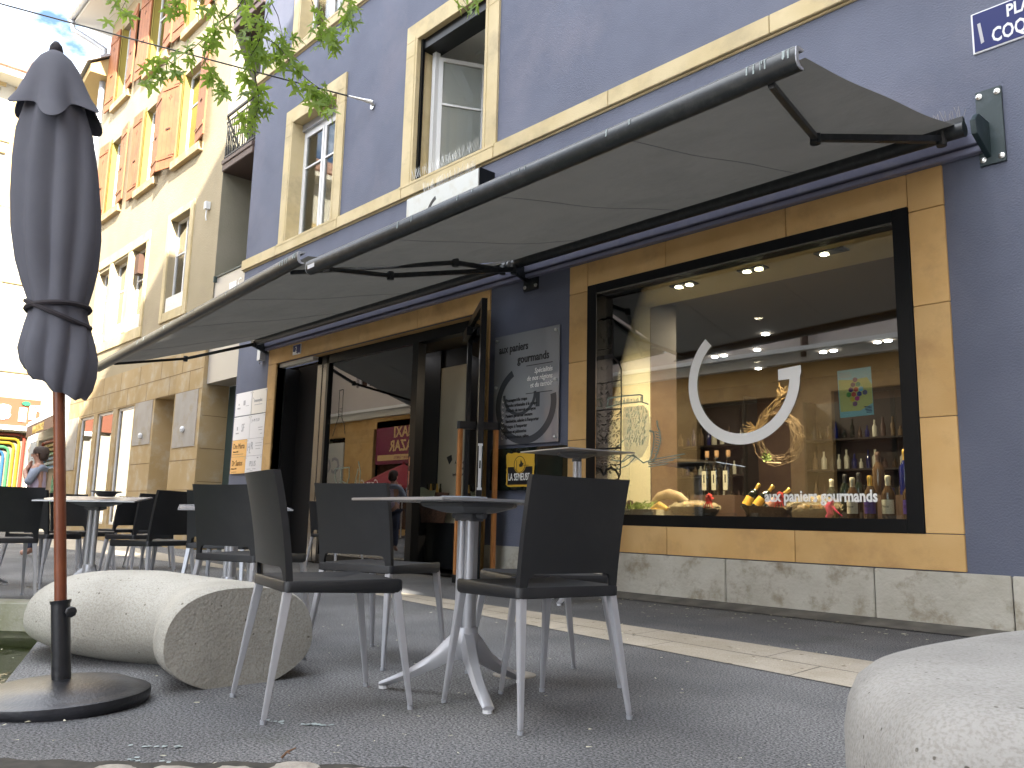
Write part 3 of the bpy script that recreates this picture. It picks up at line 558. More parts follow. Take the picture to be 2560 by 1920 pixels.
dw = MB(); stroke(dw, [(gx + .12, 1.32), (gx + .13, 1.18), (gx + .2, 1.08), (gx + .3, 1.15), (gx + .45, 1.1), (gx + .5, 1.2), (gx + .49, 1.33), (gx + .12, 1.32)], .014, y); stroke(dw, [(gx + .28, 1.32), (gx + .3, 1.12), (gx + .45, .98), (gx + .6, .9)], .014, y)
stroke(dw, [(gx + .72, 1.40), (gx + .78, 1.25), (gx + .76, 1.1), (gx + .68, .95), (gx + .66, 1.12), (gx + .72, 1.3)], .014, y)
for k in range(4): stroke(dw, [(gx + .45, .88 - k * .03), (gx + 1.0 - k * .06, .96 - k * .03)], .008, y)
dw.build('jar_drawing', 'sticker_teal', sf)
tt = MB(); put_text(tt, 'aux paniers gourmands', (-10.55, y, .83), .115, sx=.83, ext=.0006, bold=.004); tt.build('shop_lettering', 'letter_white', sf)
# open glass door leaf, swung outwards, seen almost edge on
H = Vector((-7.50, YW + .14, 0)); F_ = Vector((-6.50, 5.575, 0)); U = (F_ - H).normalized(); Nn = Vector((-U.y, U.x, 0)); Wd = (F_ - H).length
def dloc(u, d, z): p = H + U * u + Nn * d; return (p.x, p.y, z)
dl_ = MB(); leaf(dl_, lambda u, d, z: dloc(u, d - .03, .03 + z), Wd, 2.95, t=.06, bar=.085); door = dl_.build('glass_door', 'black_metal', bl)
gl = MB(); gl.prism([(.085, -.004), (Wd - .085, -.004), (Wd - .085, .004), (.085, .004)], dloc, .1, 2.9); gl.build('pane', 'door_glass', door)
cl = MB(); cl.prism([(.03, -.03), (.42, -.03), (.42, -.09), (.03, -.09)], dloc, 2.74, 2.84); cl.build('door_closer', 'black_metal', door)
lk = MB(); lk.use('white_plastic'); lk.prism([(Wd, -.016), (Wd + .003, -.016), (Wd + .003, .016), (Wd, .016)], dloc, .98, 1.42); lk.use('black_matte'); lk.prism([(Wd + .003, -.008), (Wd + .005, -.008), (Wd + .005, .008), (Wd + .003, .008)], dloc, 1.18, 1.26)
for z in (.96, 1.41): lk.use('white_plastic'); lk.prism([(Wd, -.025), (Wd + .004, -.025), (Wd + .004, .025), (Wd, .025)], dloc, z, z + .025)
lk.build('lock_plate', parent=door)
for sg in (1, -1):
    hb = MB(); u = Wd - .2
    hb.tube([dloc(u, sg * .19, .10), dloc(u, sg * .19, 1.62)], .034, 4, sq=True); hh = hb.build('door_handle', 'handle_wood', door, bevel=.008)
    cp = MB(); cp.tube([dloc(u, sg * .19, .02), dloc(u, sg * .19, .10)], .036, 4, sq=True); cp.build('handle_cap', 'black_metal', hh); cp = MB()
    cp.prism([(u - .03, sg * .03), (u + .03, sg * .03), (u + .035, sg * .20), (u + .02, sg * .228), (u - .02, sg * .228), (u - .035, sg * .20)], dloc, 1.60, 1.68); cp.build('handle_bracket', 'black_metal', hh)
# rooms behind the glass
rm = MB()
def room(mb, x0, x1, y0_, y1_, z0, z1, mats):
    f, c, l, r, b = mats
    mb.use(f); mb.quad((x0, y0_, z0), (x1, y0_, z0), (x1, y1_, z0), (x0, y1_, z0)); mb.use(c); mb.quad((x0, y0_, z1), (x1, y0_, z1), (x1, y1_, z1), (x0, y1_, z1))
    mb.use(l); mb.quad((x0, y0_, z0), (x0, y1_, z0), (x0, y1_, z1), (x0, y0_, z1)); mb.use(r); mb.quad((x1, y0_, z0), (x1, y1_, z0), (x1, y1_, z1), (x1, y0_, z1)); mb.use(b); mb.quad((x0, y1_, z0), (x1, y1_, z0), (x1, y1_, z1), (x0, y1_, z1))
room(rm, -12.9, -1.2, YW + .42, 12.6, 0, 3.05, ('shop_dark', 'shop_grey', 'shop_dark', 'shop_grey', 'shop_brown'))
# window box: soffit with spots, pale left cheek, display deck
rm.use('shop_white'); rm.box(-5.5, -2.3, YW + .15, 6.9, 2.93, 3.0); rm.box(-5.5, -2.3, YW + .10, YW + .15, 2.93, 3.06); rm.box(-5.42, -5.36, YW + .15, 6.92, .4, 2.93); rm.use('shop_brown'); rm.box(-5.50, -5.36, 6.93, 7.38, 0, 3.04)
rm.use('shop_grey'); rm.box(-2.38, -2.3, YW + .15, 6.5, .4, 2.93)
rm.use('shop_dark'); rm.box(-5.36, -2.38, YW + .13, 7.15, .68, .742); rm.box(-5.36, -2.38, 7.1, 7.14, 0, .68)
# entrance: dark cupboard, pale partition with text, black counter front
rm.use('dark_panel'); rm.box(-10.15, -9.32, 7.2, 7.3, 0, 3.04); rm.use('cream_wall'); rm.box(-9.32, -8.1, 7.22, 7.3, .60, 2.78); rm.use('dark_panel'); rm.box(-9.32, -8.1, 7.0, 7.3, 0, .60); rm.box(-9.32, -8.1, 7.24, 7.3, 2.78, 3.04)
rm.build('shop_interior', parent=bl)
tx = MB(); tx.use('letter_black'); put_text(tx, '\u00c0 votre disposition', (-8.94, 7.215, 1.40), .055, sx=.85); put_text(tx, 'Solution', (-8.86, 7.215, 1.32), .055, sx=.85); put_text(tx, 'hydroalcoolique', (-8.98, 7.215, 1.24), .055, sx=.85)
tx.prism([(-9.12, 1.50), (-9.02, 1.53), (-9.0, 1.46), (-9.06, 1.40)], lambda u, v, t: (u, t, v), 7.21, 7.215); tx.build('wall_notice', parent=bl)
for i, (x, y, n) in enumerate(((-4.56, 6.41, 2), (-3.82, 6.41, 2), (-3.09, 6.41, 1))):
    s = MB(); s.use('iron_dark'); s.box(x - .13, x + .13, y - .055, y + .055, 2.915, 2.929)
    for k in range(2):
        xx = x - .06 + k * .12; s.use('lamp_glow' if k < n else 'iron_dark'); s.lathe([(.034, 0), (.034, .006)], (xx, y, 2.907), 12)
    s.build('ceiling_spot', parent=bl)
    if n:
        ld_ = bpy.data.lights.new('spot_light', 'SPOT'); ld_.energy = 85 * n / 2; ld_.color = (1, .80, .52); ld_.spot_size = R(125); ld_.spot_blend = .8; ld_.shadow_soft_size = .04
        lo = bpy.data.objects.new('spot_light', ld_); C.objects.link(lo); lo.location = (x, y, 2.88); lo.rotation_euler = (R(12), 0, 0)
for (x, y) in ((-6.65, 10.08), (-5.94, 10.03), (-5.35, 9.24), (-6.67, 11.28), (-5.35, 10.74), (-4.54, 10.59), (-5.2, 10.74), (-4.4, 10.59), (-6.5, 10.08), (-9.9, 6.9)):
    s = MB(); s.use('cool_glow'); s.lathe([(.045, 0), (.045, .01)], (x, y, 3.03), 10); s.build('ceiling_spot', parent=bl)
for (x, y, e) in ((-4.9, 8.3, 18), (-6.3, 10.6, 18), (-9.9, 8.4, 6)):
    a = bpy.data.lights.new('ceiling_light', 'AREA'); a.shape = 'DISK'; a.size = .10; a.energy = e; a.color = (1, .82, .58); o = bpy.data.objects.new('ceiling_light', a); C.objects.link(o); o.location = (x, y, 3.0)
# painted timber rails under the awning
rl = MB(); rl.box(-12.42, -1.80, YW - .09, YW - .024, 3.318, 3.395); rl.box(-12.42, -1.80, YW - .075, YW - .024, 3.262, 3.305); rl.box(-12.42, -1.8, YW - .03, YW - .01, 3.26, 3.4); rl.build('painted_rail', 'rail_paint', bl, bevel=.006)

# ---------------------------------------------------------------- yellow building
ye = thing('yellow_building', 'sunlit yellow townhouse with orange wooden shutters and stone ground floor', 'building', (-19, YW, 0))
rowM = [(-22.05, -21.15), (-19.6, -18.78), (-17.3, -16.28)]; rowT = [(-22.15, -21.3), (-19.8, -18.78), (-17.4, -16.4)]
hM = [(a, b, 8.05, 10.03) for a, b in rowM]; hT = [(a, b, 11.12, 13.3) for a, b in rowT]
hL = [(-22.0, -21.14, 4.64, 6.5), (-20.93, -19.83, 4.64, 6.53), (-19.58, -18.67, 4.64, 6.58), (-17.31, -16.27, 4.70, 6.72)]
h0 = [(-22.15, -21.12, .35, 2.86, .07), (-20.85, -19.74, .35, 2.87, .07), (-19.45, -18.39, .35, 2.88, .07), (-17.2, -16.16, 0, 2.92, 1.3)]
wy = MB(); wall_holes(wy, -23.15, -14.85, 3.69, 13.9, YW, [(*h, .19) for h in hM + hT + hL]); wy.build('wall', 'yellow_render', ye)
wo = MB(); wo.quad((-14.85, YW, 3.5), (-14.85, 9, 3.5), (-14.85, 9, 13.9), (-14.85, YW, 13.9)); wo.quad((-14.85, 7.9, 0), (-13.4, 7.9, 0), (-13.4, 7.9, 13.9), (-14.85, 7.9, 13.9)); wo.build('side_wall', 'olive_render', ye)
ws = MB(); wall_holes(ws, -23.2, -14.88, 0, 3.69, YW - .04, h0); ws.quad((-14.88, YW - .04, 0), (-14.88, 6.55, 0), (-14.88, 6.55, 3.69), (-14.88, YW - .04, 3.69)); ws.quad((-23.2, YW - .04, 3.69), (-14.88, YW - .04, 3.69), (-14.88, YW + .1, 3.69), (-23.2, YW + .1, 3.69)); ws.build('ground_floor_stone', 'yellow_stone', ye)
jl = MB(); yj = YW - .0425
for z in (3.28, 2.9): jl.box(-23.2, -14.9, yj, yj + .003, z, z + .012)
for x in (-22.4, -21.3, -20.1, -18.9, -17.75, -16.5, -15.5): jl.box(x, x + .012, yj, yj + .003, 2.9, 3.28)
for x in (-21.8, -20.6, -19.4, -18.2, -17.0, -15.9): jl.box(x, x + .012, yj, yj + .003, 3.29, 3.69)
for (a, b) in ((-18.3, -17.2), (-16.16, -14.88)):
    for z in (.5, 1.05, 1.6): jl.box(a, b, yj, yj + .003, z, z + .012)
for z in (.6, 1.2, 1.8, 2.4): jl.box(-14.88, -14.877, YW, 6.54, z, z + .012)
jl.build('mortar_joint', 'mortar', ye)
for a_, b_, c_ in ((-18.3, -17.3, 2.0), (-16.08, -15.02, 1.85), (-23.1, -22.3, 1.6)): gp2 = MB(); gp2.box(a_, b_, YW - .052, YW - .03, c_, 2.9); gp2.build('plaster_patch', 'grey_plaster', ye)
for x in (-17.75, -15.55):
    bb = MB(); bb.lathe([(.012, 0), (.035, .02), (.045, .07), (.03, .11), (.012, .12)], (x, YW - .085, 2.12), 10); bb.build('door_bell', 'white_plastic', ye)
def far_window(x0, x1, z0, z1, y, white=False, bottom=None, mull=True):
    f = MB(); t = .055
    f.box(x0, x0 + t, y, y + .05, z0, z1); f.box(x1 - t, x1, y, y + .05, z0, z1); f.box(x0 + t, x1 - t, y, y + .05, z1 - t, z1); f.box(x0 + t, x1 - t, y, y + .05, z0, z0 + t)
    if mull: f.box((x0 + x1) / 2 - t / 2, (x0 + x1) / 2 + t / 2, y, y + .05, z0 + t, z1 - t); f.box(x0 + t, x1 - t, y + .005, y + .045, z0 + (z1 - z0) * .62, z0 + (z1 - z0) * .62 + .03)
    o = f.build('window_frame', 'white_paint', ye); g_ = MB(); g_.box(x0 + .02, x1 - .02, y + .02, y + .028, z0 + .02, z1 - .02); g_.build('pane', 'window_glass', o)
    k = MB(); k.box(x0 - .2 * (not white), x1 + .2 * (not white), y + (.06 if white else .3), y + (.08 if white else .33), z0 - .2, z1 + .2); k.build('curtain', 'far_white' if white else 'shutter_dark', o)
for a, b, c, d in hM + hT: far_window(a, b, c, d, YW + .14)
for a, b, c, d in hL: far_window(a, b, c, d, YW + .14)
for h in h0[:3]: far_window(*h[:4], YW + .0, white=True, mull=False)
for a, b, c, d in hM + hT: rv = MB(); rv.box(a, a + .004, YW - .012, YW + .139, c, d); rv.box(a - .10, a + .004, YW - .012, YW - .001, c, d + .10); rv.build('painted_reveal', 'reveal_yellow', ye)
for a, b, c, d in hM + hT:
    s = MB(); s.box(a - .16, b + .34, YW - .10, YW + .13, c - .19, c - .002); s.build('window_sill', 'yellow_stone', ye, bevel=.01)
fr = MB(); y0_ = YW - .03
for a, b, c, d in ((-22.1, -18.5, 4.39, 4.64), (-22.1, -18.5, 6.58, 6.82), (-21.14, -20.93, 4.64, 6.58), (-19.83, -19.58, 4.64, 6.58), (-18.67, -18.5, 4.64, 6.58), (-22.1, -22.0, 4.64, 6.58), (-17.48, -17.31, 4.5, 6.88), (-16.27, -16.07, 4.5, 6.88), (-17.31, -16.27, 4.5, 4.7), (-17.31, -16.27, 6.72, 6.88)): fr.box(a + .001, b - .001, y0_, YW + .02, c + .001, d - .001)
fr.build('stone_window_frame', 'trim_stone', ye, bevel=.008)
for (a, b, c, d, s_) in ((-17.24, -16.29, 4.71, 5.01, 'fiduciaire'), (-22.0, -21.3, 4.62, 4.84, 'cabinet'), (-20.85, -19.9, 4.62, 4.93, 'ici'), (-19.5, -18.72, 4.64, 4.95, 'conseils')):
    p = MB(); p.box(a, b, YW - .0, YW + .02, c, d); q = p.build('window_panel', 'warm_white', ye); t = MB(); put_text(t, s_, (a + .12, YW - .002, c + .11), .13, sx=.9); t.build('panel_lettering', 'letter_white', q)
for (z0_, z1_, y_) in ((0, 0, 0),): pass
ac = MB(); ac.box(-19.35, -19.1, YW - .02, YW + .12, 5.95, 6.4); ac.build('window_unit', 'shutter_dark', ye)
def shutter(hx, z0, z1, side, ang, wd=.62):
    """hinge at hx, side -1 folds to the left, +1 to the right; ang = gap from the wall"""
    c, s = math.cos(R(ang)) * side, math.sin(R(ang)); y = YW - .03
    fn = lambda u, d, z: (hx + c * u - s * side * -d * 0 , y - s * u - d, z)
    mb = MB(); mb.prism([(0, 0), (wd, 0), (wd, .035), (0, .035)], fn, z0, z1)
    for z in (z0 + .22, z1 - .28): mb.prism([(.04, .035), (wd - .04, .035), (wd - .04, .052), (.04, .052)], fn, z, z + .09)
    o = mb.build('shutter', 'shutter_wood', ye)
    mb = MB(); zc = z1 - .48; u0 = wd / 2
    for du, dz in ((0, .045), (0, -.045), (.04, 0), (-.04, 0)): mb.prism([(u0 + du - .014, .036), (u0 + du + .014, .036), (u0 + du + .014, .0375), (u0 + du - .014, .0375)], fn, zc + dz - .02, zc + dz + .02)
    mb.prism([(u0 - .09, .036), (u0 + .06, .036), (u0 + .06, .05), (u0 - .09, .05)], fn, z0 + (z1 - z0) * .42, z0 + (z1 - z0) * .42 + .035)
    for k in (1, 2, 3): mb.prism([(wd * k / 4, .0345), (wd * k / 4 + .004, .0345), (wd * k / 4 + .004, .0362), (wd * k / 4, .0362)], fn, z0 + .01, z1 - .01)
    for z in (z0 + .26, z1 - .24): mb.prism([(-.02, .05), (.18, .053), (.18, .056), (-.02, .056)], fn, z, z + .018)
    mb.build('shutter_fittings', 'shutter_dark', o)
for (a, b), la, ra in zip(rowM, (4, 1, 15), (5, 8, 8)): shutter(a - .06, 7.95, 10.08, -1, la); shutter(b + .01, 8.08, 10.06, 1, ra)
for (a, b), la, ra in zip(rowT, (3, 4, 3), (6, 5, 4)): shutter(a - .06, 11.1, 13.3, -1, la); shutter(b + .01, 11.15, 13.3, 1, ra)
rf = MB(); rf.use('warm_white'); rf.box(-23.75, -14.3, 5.25, 7.2, 13.82, 13.96); rf.use('roof_tile'); rf.prism([(5.2, 13.97), (7.2, 13.97), (11.5, 17.2), (11.4, 17.4)], lambda u, v, t: (t, u, v), -23.85, -14.3); rf.build('roof', parent=ye)
gt = MB(); gt.tube([(-23.9, 5.18, 13.95), (-14.3, 5.18, 13.95)], .085, 10); gt.build('gutter', 'pipe_metal', ye, smooth=True)
dpp = MB(); dpp.tube([(-23.78, 5.2, 13.9), (-23.75, 5.25, 13.62), (-23.5, 5.7, 13.35), (-23.32, 5.98, 13.15), (-23.3, 6.0, 12.8), (-23.3, 6.0, .2)], .075, 10)
for z in (11, 8.2, 5.4, 2.8): dpp.tube([(-23.3, 6.0, z), (-23.3, 6.0, z + .07)], .09, 10)
dpp.build('downpipe', 'pipe_metal', ye, smooth=True)
al = MB(); al.box(-15.42, -15.32, YW - .09, YW, 6.45, 6.6); al.tube([(-15.37, YW - .05, 6.46), (-15.36, YW - .06, 6.3), (-15.35, YW - .05, 6.22)], .012, 6); al.build('alarm_box', 'white_plastic', ye)
# recess between the two houses: glazed fascia, teal door, balconies
fp = MB(); fp.use('fascia'); fp.box(-14.84, -13.56, YW + .02, YW + .06, 2.98, 4.97); fp.use('teal_door'); fp.box(-14.84, -13.56, YW, YW + .07, 4.97, 5.0); fp.box(-14.80, -14.76, YW - .04, YW + .02, 4.88, 4.99); fp.use('fascia'); fp.box(-14.84, -13.56, YW + .06, YW + .45, 2.98, 3.0)
fa = fp.build('entrance_fascia', parent=ye)
t = MB(); t.use('letter_white'); t.box(-14.18, -13.9, YW + .012, YW + .019, 4.35, 4.75); t.use('teal_door'); put_text(t, 'NL', (-14.15, YW + .008, 4.45), .24, sx=.8); t.use('letter_white'); put_text(t, 'C', (-13.85, YW + .018, 4.62), .22); t.build('fascia_lettering', parent=fa)
td = MB(); td.box(-14.85, -13.55, 6.54, 6.6, 0, 2.98); td.build('entrance_door', 'teal_door', ye)
for zb in (7.06, 10.0):
    b_ = MB(); b_.box(-14.85, -13.56, YW - .03, YW + .85, zb, zb + .13); b_.box(-14.85, -13.56, YW - .05, YW + .05, zb + .13, zb + .22); bo_ = b_.build('balcony', 'balcony_beam', ye, bevel=.01)
    r_ = MB(); r_.box(-14.84, -13.57, YW - .02, YW + .02, zb + 1.12, zb + 1.16); r_.box(-14.84, -13.57, YW - .01, YW + .01, zb + 1.0, zb + 1.02); r_.box(-14.84, -13.57, YW - .012, YW + .012, zb + .27, zb + .30)
    for k in range(13):
        x = -14.8 + k * .1; pts = [(x + (math.sin(j * 1.1) * .022 if k % 2 else 0), YW, zb + .28 + j * .06) for j in range(13)]; r_.tube(pts, .009 if k % 2 == 0 else .013, 5)
    r_.build('railing', 'balcony_metal', bo_)

# ---------------------------------------------------------------- neighbour house, shop at the end of the street
nb = thing('corner_house', 'pale sunlit house beyond the yellow one with rainbow framed shop window', 'building', (-26, 6.6, 0))
A = Vector((-23.2, 6.30, 0)); B = Vector((-30.0, 6.92, 0)); Ud = (B - A).normalized(); Nd = Vector((-Ud.y, Ud.x, 0)) * -1     # Nd points away from the street
if Nd.y < 0: Nd = -Nd
nf = lambda u, d, v: tuple(A + Ud * u + Nd * d + Vector((0, 0, v)))
Ln = (B - A).length
mb = MB(); wall_holes(mb, 0, Ln, 0, 12.3, 0, [(1.0, 6.2, .5, 2.75), (1.2, 2.2, 4.3, 6.2), (4, 5, 4.3, 6.2), (1.2, 2.2, 7.3, 9.2), (4, 5, 7.3, 9.2), (.4, 1.0, 9.9, 10.9)], .25, fn=nf)
mb.quad(nf(0, 0, 0), nf(0, 6, 0), nf(0, 6, 12.3), nf(0, 0, 12.3)); mb.build('wall', 'far_white', nb)
mb = MB(); mb.prism([(-.7, 12.2), (-.7, 12.42), (0, 12.9), (5, 16), (5, 12.2)], lambda u, v, t: nf(t, u, v), -.35, Ln); nr = mb.build('roof', 'far_yellow', nb); mb = MB(); mb.prism([(-.8, 12.43), (-.8, 12.5), (0, 13), (5, 16.1), (5, 16)], lambda u, v, t: nf(t, u, v), -.45, Ln); mb.build('roof_covering', 'pipe_metal', nr)
for u, h, r in ((-.6, 15.4, .26), (1.2, 14.5, .3)):
    mb = MB(); p = nf(u + 1.4, 1.8, 0); mb.lathe([(r, 12.5), (r, h - .5), (r * 1.25, h - .5), (r * 1.25, h - .35), (r, h - .3), (r, h)], (p[0], p[1], 0), 12); mb.build('chimney', 'far_white', nr)
for a, b, c, d in ((1.2, 2.2, 4.3, 6.2), (4, 5, 4.3, 6.2), (1.2, 2.2, 7.3, 9.2), (4, 5, 7.3, 9.2), (.4, 1.0, 9.9, 10.9)):
    mb = MB(); q = lambda u, v, t: nf(u, t, v)
    for r_ in ((a, a + .07, c, d), (b - .07, b, c, d), (a, b, c, c + .07), (a, b, d - .07, d), ((a + b) / 2 - .03, (a + b) / 2 + .03, c, d)): mb.prism([(r_[0], r_[2]), (r_[1], r_[2]), (r_[1], r_[3]), (r_[0], r_[3])], q, .12, .17)
    o = mb.build('window_frame', 'white_paint', nb); mb = MB(); mb.prism([(a, c), (b, c), (b, d), (a, d)], q, .18, .19); mb.build('pane', 'window_glass', o); mb = MB(); mb.prism([(a - .1, c - .1), (b + .1, c - .1), (b + .1, d + .1), (a - .1, d + .1)], q, .4, .42); mb.build('curtain', 'curtain', o)
def neon_window(parent, f, a, b, c, d):
    """nested rainbow tubes round a shop window; f(u, depth, z)"""
    q = lambda u, v, t: f(u, t, v)
    mb = MB(); mb.prism([(a, c), (b, c), (b, d), (a, d)], q, .22, .26); bk = mb.build('shop_window', 'shop_grey', parent)
    cols = ['neon_red', 'neon_yellow', 'neon_yellow', 'neon_green', 'neon_blue', 'neon_white', 'neon_blue']
    for k, cn in enumerate(cols):
        i = .08 + k * .135; mb = MB(); r = .14; x0, x1, z1 = a + i, b - i, d - i
        if x1 - x0 < .2: break
        pts = [(x0, c), (x0, z1 - r), (x0 + r * .3, z1 - r * .3), (x0 + r, z1), (x1 - r, z1), (x1 - r * .3, z1 - r * .3), (x1, z1 - r), (x1, c)]
        mb.tube([f(u, .12 - k * .0, v) for u, v in pts], .046, 6); mb.build('rainbow_tube', cn, bk)
    mb = MB(); mb.use('leaf_sticker'); random.seed(int(a * 10))
    for k in range(9):
        u, v = random.uniform(a + .7, b - .7) if b - a > 1.5 else (a + b) / 2, random.uniform(c + .4, d - .8); r = random.uniform(.14, .30); mb.prism([(u + r * math.cos(t) * (1 if j % 2 else .45), v + r * math.sin(t) * (1 if j % 2 else .45)) for j, t in enumerate([x * math.pi / 7 for x in range(14)])], q, .20, .21)
    mb.build('leaf_sticker', parent=bk)
neon_window(nb, nf, 1.0, 6.2, .5, 2.75)
aw = MB(); aw.use('white_plastic')
q = lambda u, v, t: nf(t, u, v)
aw.prism([(-.40, 3.20), (-.40, 3.26), (-.02, 3.48), (-.02, 3.42)], q, .1, 5.7); aw.prism([(-.44, 3.10), (-.44, 3.19), (-.34, 3.19), (-.34, 3.10)], q, .05, 5.75)
sa = aw.build('shop_awning', None); sa['label'] = 'narrow white framed awning with dark valance and yellow web address'; sa['category'] = 'awning'
aw = MB(); aw.prism([(-.43, 2.78), (-.43, 3.10), (-.415, 3.10), (-.415, 2.78)], q, .1, 5.7); va = aw.build('valance', 'shutter_dark', sa)
tx = MB(); o_ = Vector(nf(4.5, -.436, 2.83)); put_text(tx, 'WWW.JCVLCD2B.CH', o_, .30, U=-Ud, sx=.68, ext=.002, bold=.006); tx.build('web_address', 'neon_yellow', va)
# end house, facing along the street
en = thing('end_house', 'bright house closing the street with brown tiled roof and white windows', 'building', (-30, 3, 0))
XE = -30.0; ef = lambda u, d, v: (XE - d, u, v)      # u = world Y
hs = [(3.4, 4.75, 12.9, 14.15), (3.6, 4.95, 10.75, 11.9), (3.6, 4.9, 8.2, 9.3), (3.6, 4.9, 5.6, 7.4), (1, 2.3, 12.6, 13.9), (1, 2.3, 10.2, 11.7), (1, 2.3, 8, 9.4), (4.0, 6.70, .45, 3.02), (6.75, 6.9, .4, 2.9)]
mb = MB(); wall_holes(mb, -12, 6.97, 0, 14.5, 0, hs[:-1], .25, fn=ef); mb.build('wall', 'far_white', en)
for a, b, c, d in hs[:-2]:
    mb = MB()
    for r_ in ((a, a + .07, c, d), (b - .07, b, c, d), (a, b, c, c + .07), (a, b, d - .07, d), ((a + b) / 2 - .03, (a + b) / 2 + .03, c, d), (a, b, (c + d) / 2 - .02, (c + d) / 2 + .02)): mb.box(XE - .16, XE - .10, r_[0], r_[1], r_[2], r_[3])
    o = mb.build('window_frame', 'white_paint', en); mb = MB(); mb.box(XE - .19, XE - .18, a, b, c, d); mb.build('pane', 'window_glass', o); mb = MB(); mb.box(XE - .42, XE - .4, a - .1, b + .1, c - .1, d + .1); mb.build('curtain', 'curtain', o)
    mb = MB(); mb.box(XE - .01, XE + .1, a - .12, b + .12, d + .05, d + .2); mb.build('window_cornice', 'far_yellow', en)
mb = MB()
for z in (4.9, 7.75, 10.2, 12.35): mb.box(XE, XE + .06, -12, 6.95, z, z + .22)
mb.box(XE, XE + .05, 5.15, 5.45, 4.9, 14.3); mb.build('string_course', 'far_yellow', en)
mb = MB(); mb.use('far_white'); mb.box(XE - .1, XE + .8, -12, 6.9, 14.3, 14.55); mb.use('roof_tile'); mb.prism([(.85, 14.56), (-4, 17.4), (-4, 17.2), (.8, 14.5)], lambda u, v, t: (XE + u, t, v), -12, 6.2); mb.build('roof', parent=en)
neon_window(en, ef, 4.0, 6.70, .45, 3.02)
mb = MB(); mb.box(XE + .02, XE + .2, 6.74, 6.92, 0, 3.1); mb.box(XE, XE + .25, 3.6, 6.95, 3.06, 3.2); mb.build('shopfront_column', 'white_paint', en)
sg = MB(); sg.box(XE + .06, XE + .16, 3.0, 6.93, 3.22, 4.07); so_ = sg.build('shop_sign', 'sign_orange'); so_['label'] = 'orange shop fascia sign with rounded white letters and a green star over the i'; so_['category'] = 'sign'
for ch_, y_, z_, h_, sx_, bo_ in (('s', 5.68, 3.42, .84, 1.25, .045), ('\u0131', 6.33, 3.40, .74, 1.2, .055), ('r', 6.60, 3.48, .80, 1.1, .05), ('a', 4.9, 3.42, .84, 1.25, .045)):
    t = MB(); put_text(t, ch_, (XE + .17, y_, z_), h_, U=(0, 1, 0), sx=sx_, ext=.03, bold=bo_); t.build('sign_letter', 'letter_white', so_)
t = MB(); t.prism([(6.49 + .14 * math.cos(a) * (1 if k % 2 else .8), 3.93 + .08 * math.sin(a) * (1 if k % 2 else .75)) for k, a in enumerate([x * math.pi / 9 for x in range(18)])], lambda u, v, s: (s, u, v), XE + .17, XE + .22); t.build('green_star', 'leaf_sticker', so_)
# ---------------------------------------------------------------- houses round the square that only show in the glass
op = thing('opposite_house', 'pink rendered house across the square with orange stone ground floor and white cornice', 'building', (-20, -5, 0))
hp = [(-31.5, -28.6, .3, 3.7), (-26.6, -23.5, .2, 3.9), (-19.6, -16.6, .2, 3.9), (-15.2, -13.4, .5, 3.4), (-12, -9.5, .3, 3.6), (-8.5, -6.0, .3, 3.6)] + [(x, x + 1.2, z, z + 1.9) for x in (-31, -28, -25, -22, -19, -16, -13, -10, -7) for z in (5.6, 8.6)]
mb = MB(); mb.use('orange_stone'); wall_holes(mb, -33, -4.4, 0, 4.3, 0, [h for h in hp if h[2] < 4], .3, fn=lambda u, d, v: (u, -5 - d, v)); mb.use('pink_render'); wall_holes(mb, -33, -4.4, 4.3, 10.6, 0, [h for h in hp if h[2] > 4], .3, fn=lambda u, d, v: (u, -5 - d, v))
mb.quad((-33, -5, 10.6), (-4.4, -5, 10.6), (-4.4, -14, 10.6), (-33, -14, 10.6)); mb.quad((-4.4, -5, 0), (-4.4, -14, 0), (-4.4, -14, 10.6), (-4.4, -5, 10.6)); mb.build('wall', parent=op)
mb = MB(); mb.box(-33, -4.3, -5.05, -4.80, 4.3, 4.52); mb.box(-33, -4.3, -5.02, -4.62, 4.52, 4.62); mb.box(-33.2, -4.1, -5.1, -4.3, 10.5, 10.8); mb.build('cornice', 'white_paint', op)
for h in hp:
    mb = MB(); mb.use('white_paint' if h[2] > 4 else 'black_metal'); a, b, c, d = h
    for r_ in ((a, a + .08, c, d), (b - .08, b, c, d), (a + .08, b - .08, d - .08, d), ((a + b) / 2 - .04, (a + b) / 2 + .04, c, d - .08)): mb.box(r_[0], r_[1], -5.2, -5.14, r_[2], r_[3])
    mb.use('shutter_dark'); mb.box(a, b, -5.3, -5.28, c, d); mb.build('window', parent=op)
mb = MB(); mb.tube([(-22.8, -4.85, .1), (-22.8, -4.85, 10.4)], .08, 8); mb.tube([(-9.0, -4.85, 4.4), (-9.0, -4.85, 10.4)], .09, 8); mb.build('downpipe', 'brown_pipe', op)
for nm, x, lab in (('shop_sign', -26.4, 'maroon bazaar sign above the opposite shop window, left one'), ('shop_sign', -19.4, 'maroon bazaar sign above the opposite shop window, nearer one')):
    s = MB(); s.box(x, x + 2.7, -5.12, -5.0, 2.55, 4.15); s_ = s.build(nm, 'sign_maroon'); s_['label'] = lab; s_['category'] = 'sign'; s_['group'] = 'bazaar signs on the house across the square'
    t = MB(); t.use('letter_gold'); put_text(t, 'MAXI', (x + 2.45, -4.995, 3.52), .55, U=(-1, 0, 0), sx=1, bold=.014); put_text(t, 'BAZAR', (x + 2.6, -4.995, 3.02), .55, U=(-1, 0, 0), sx=.98, bold=.014); t.box(x + .15, x + 2.55, -4.999, -4.99, 2.68, 2.88); t.use('sign_maroon'); put_text(t, 'cadeaux \u2022 loisirs', (x + 2.4, -4.988, 2.72), .2, U=(-1, 0, 0), sx=.9); t.build('sign_lettering', parent=s_)
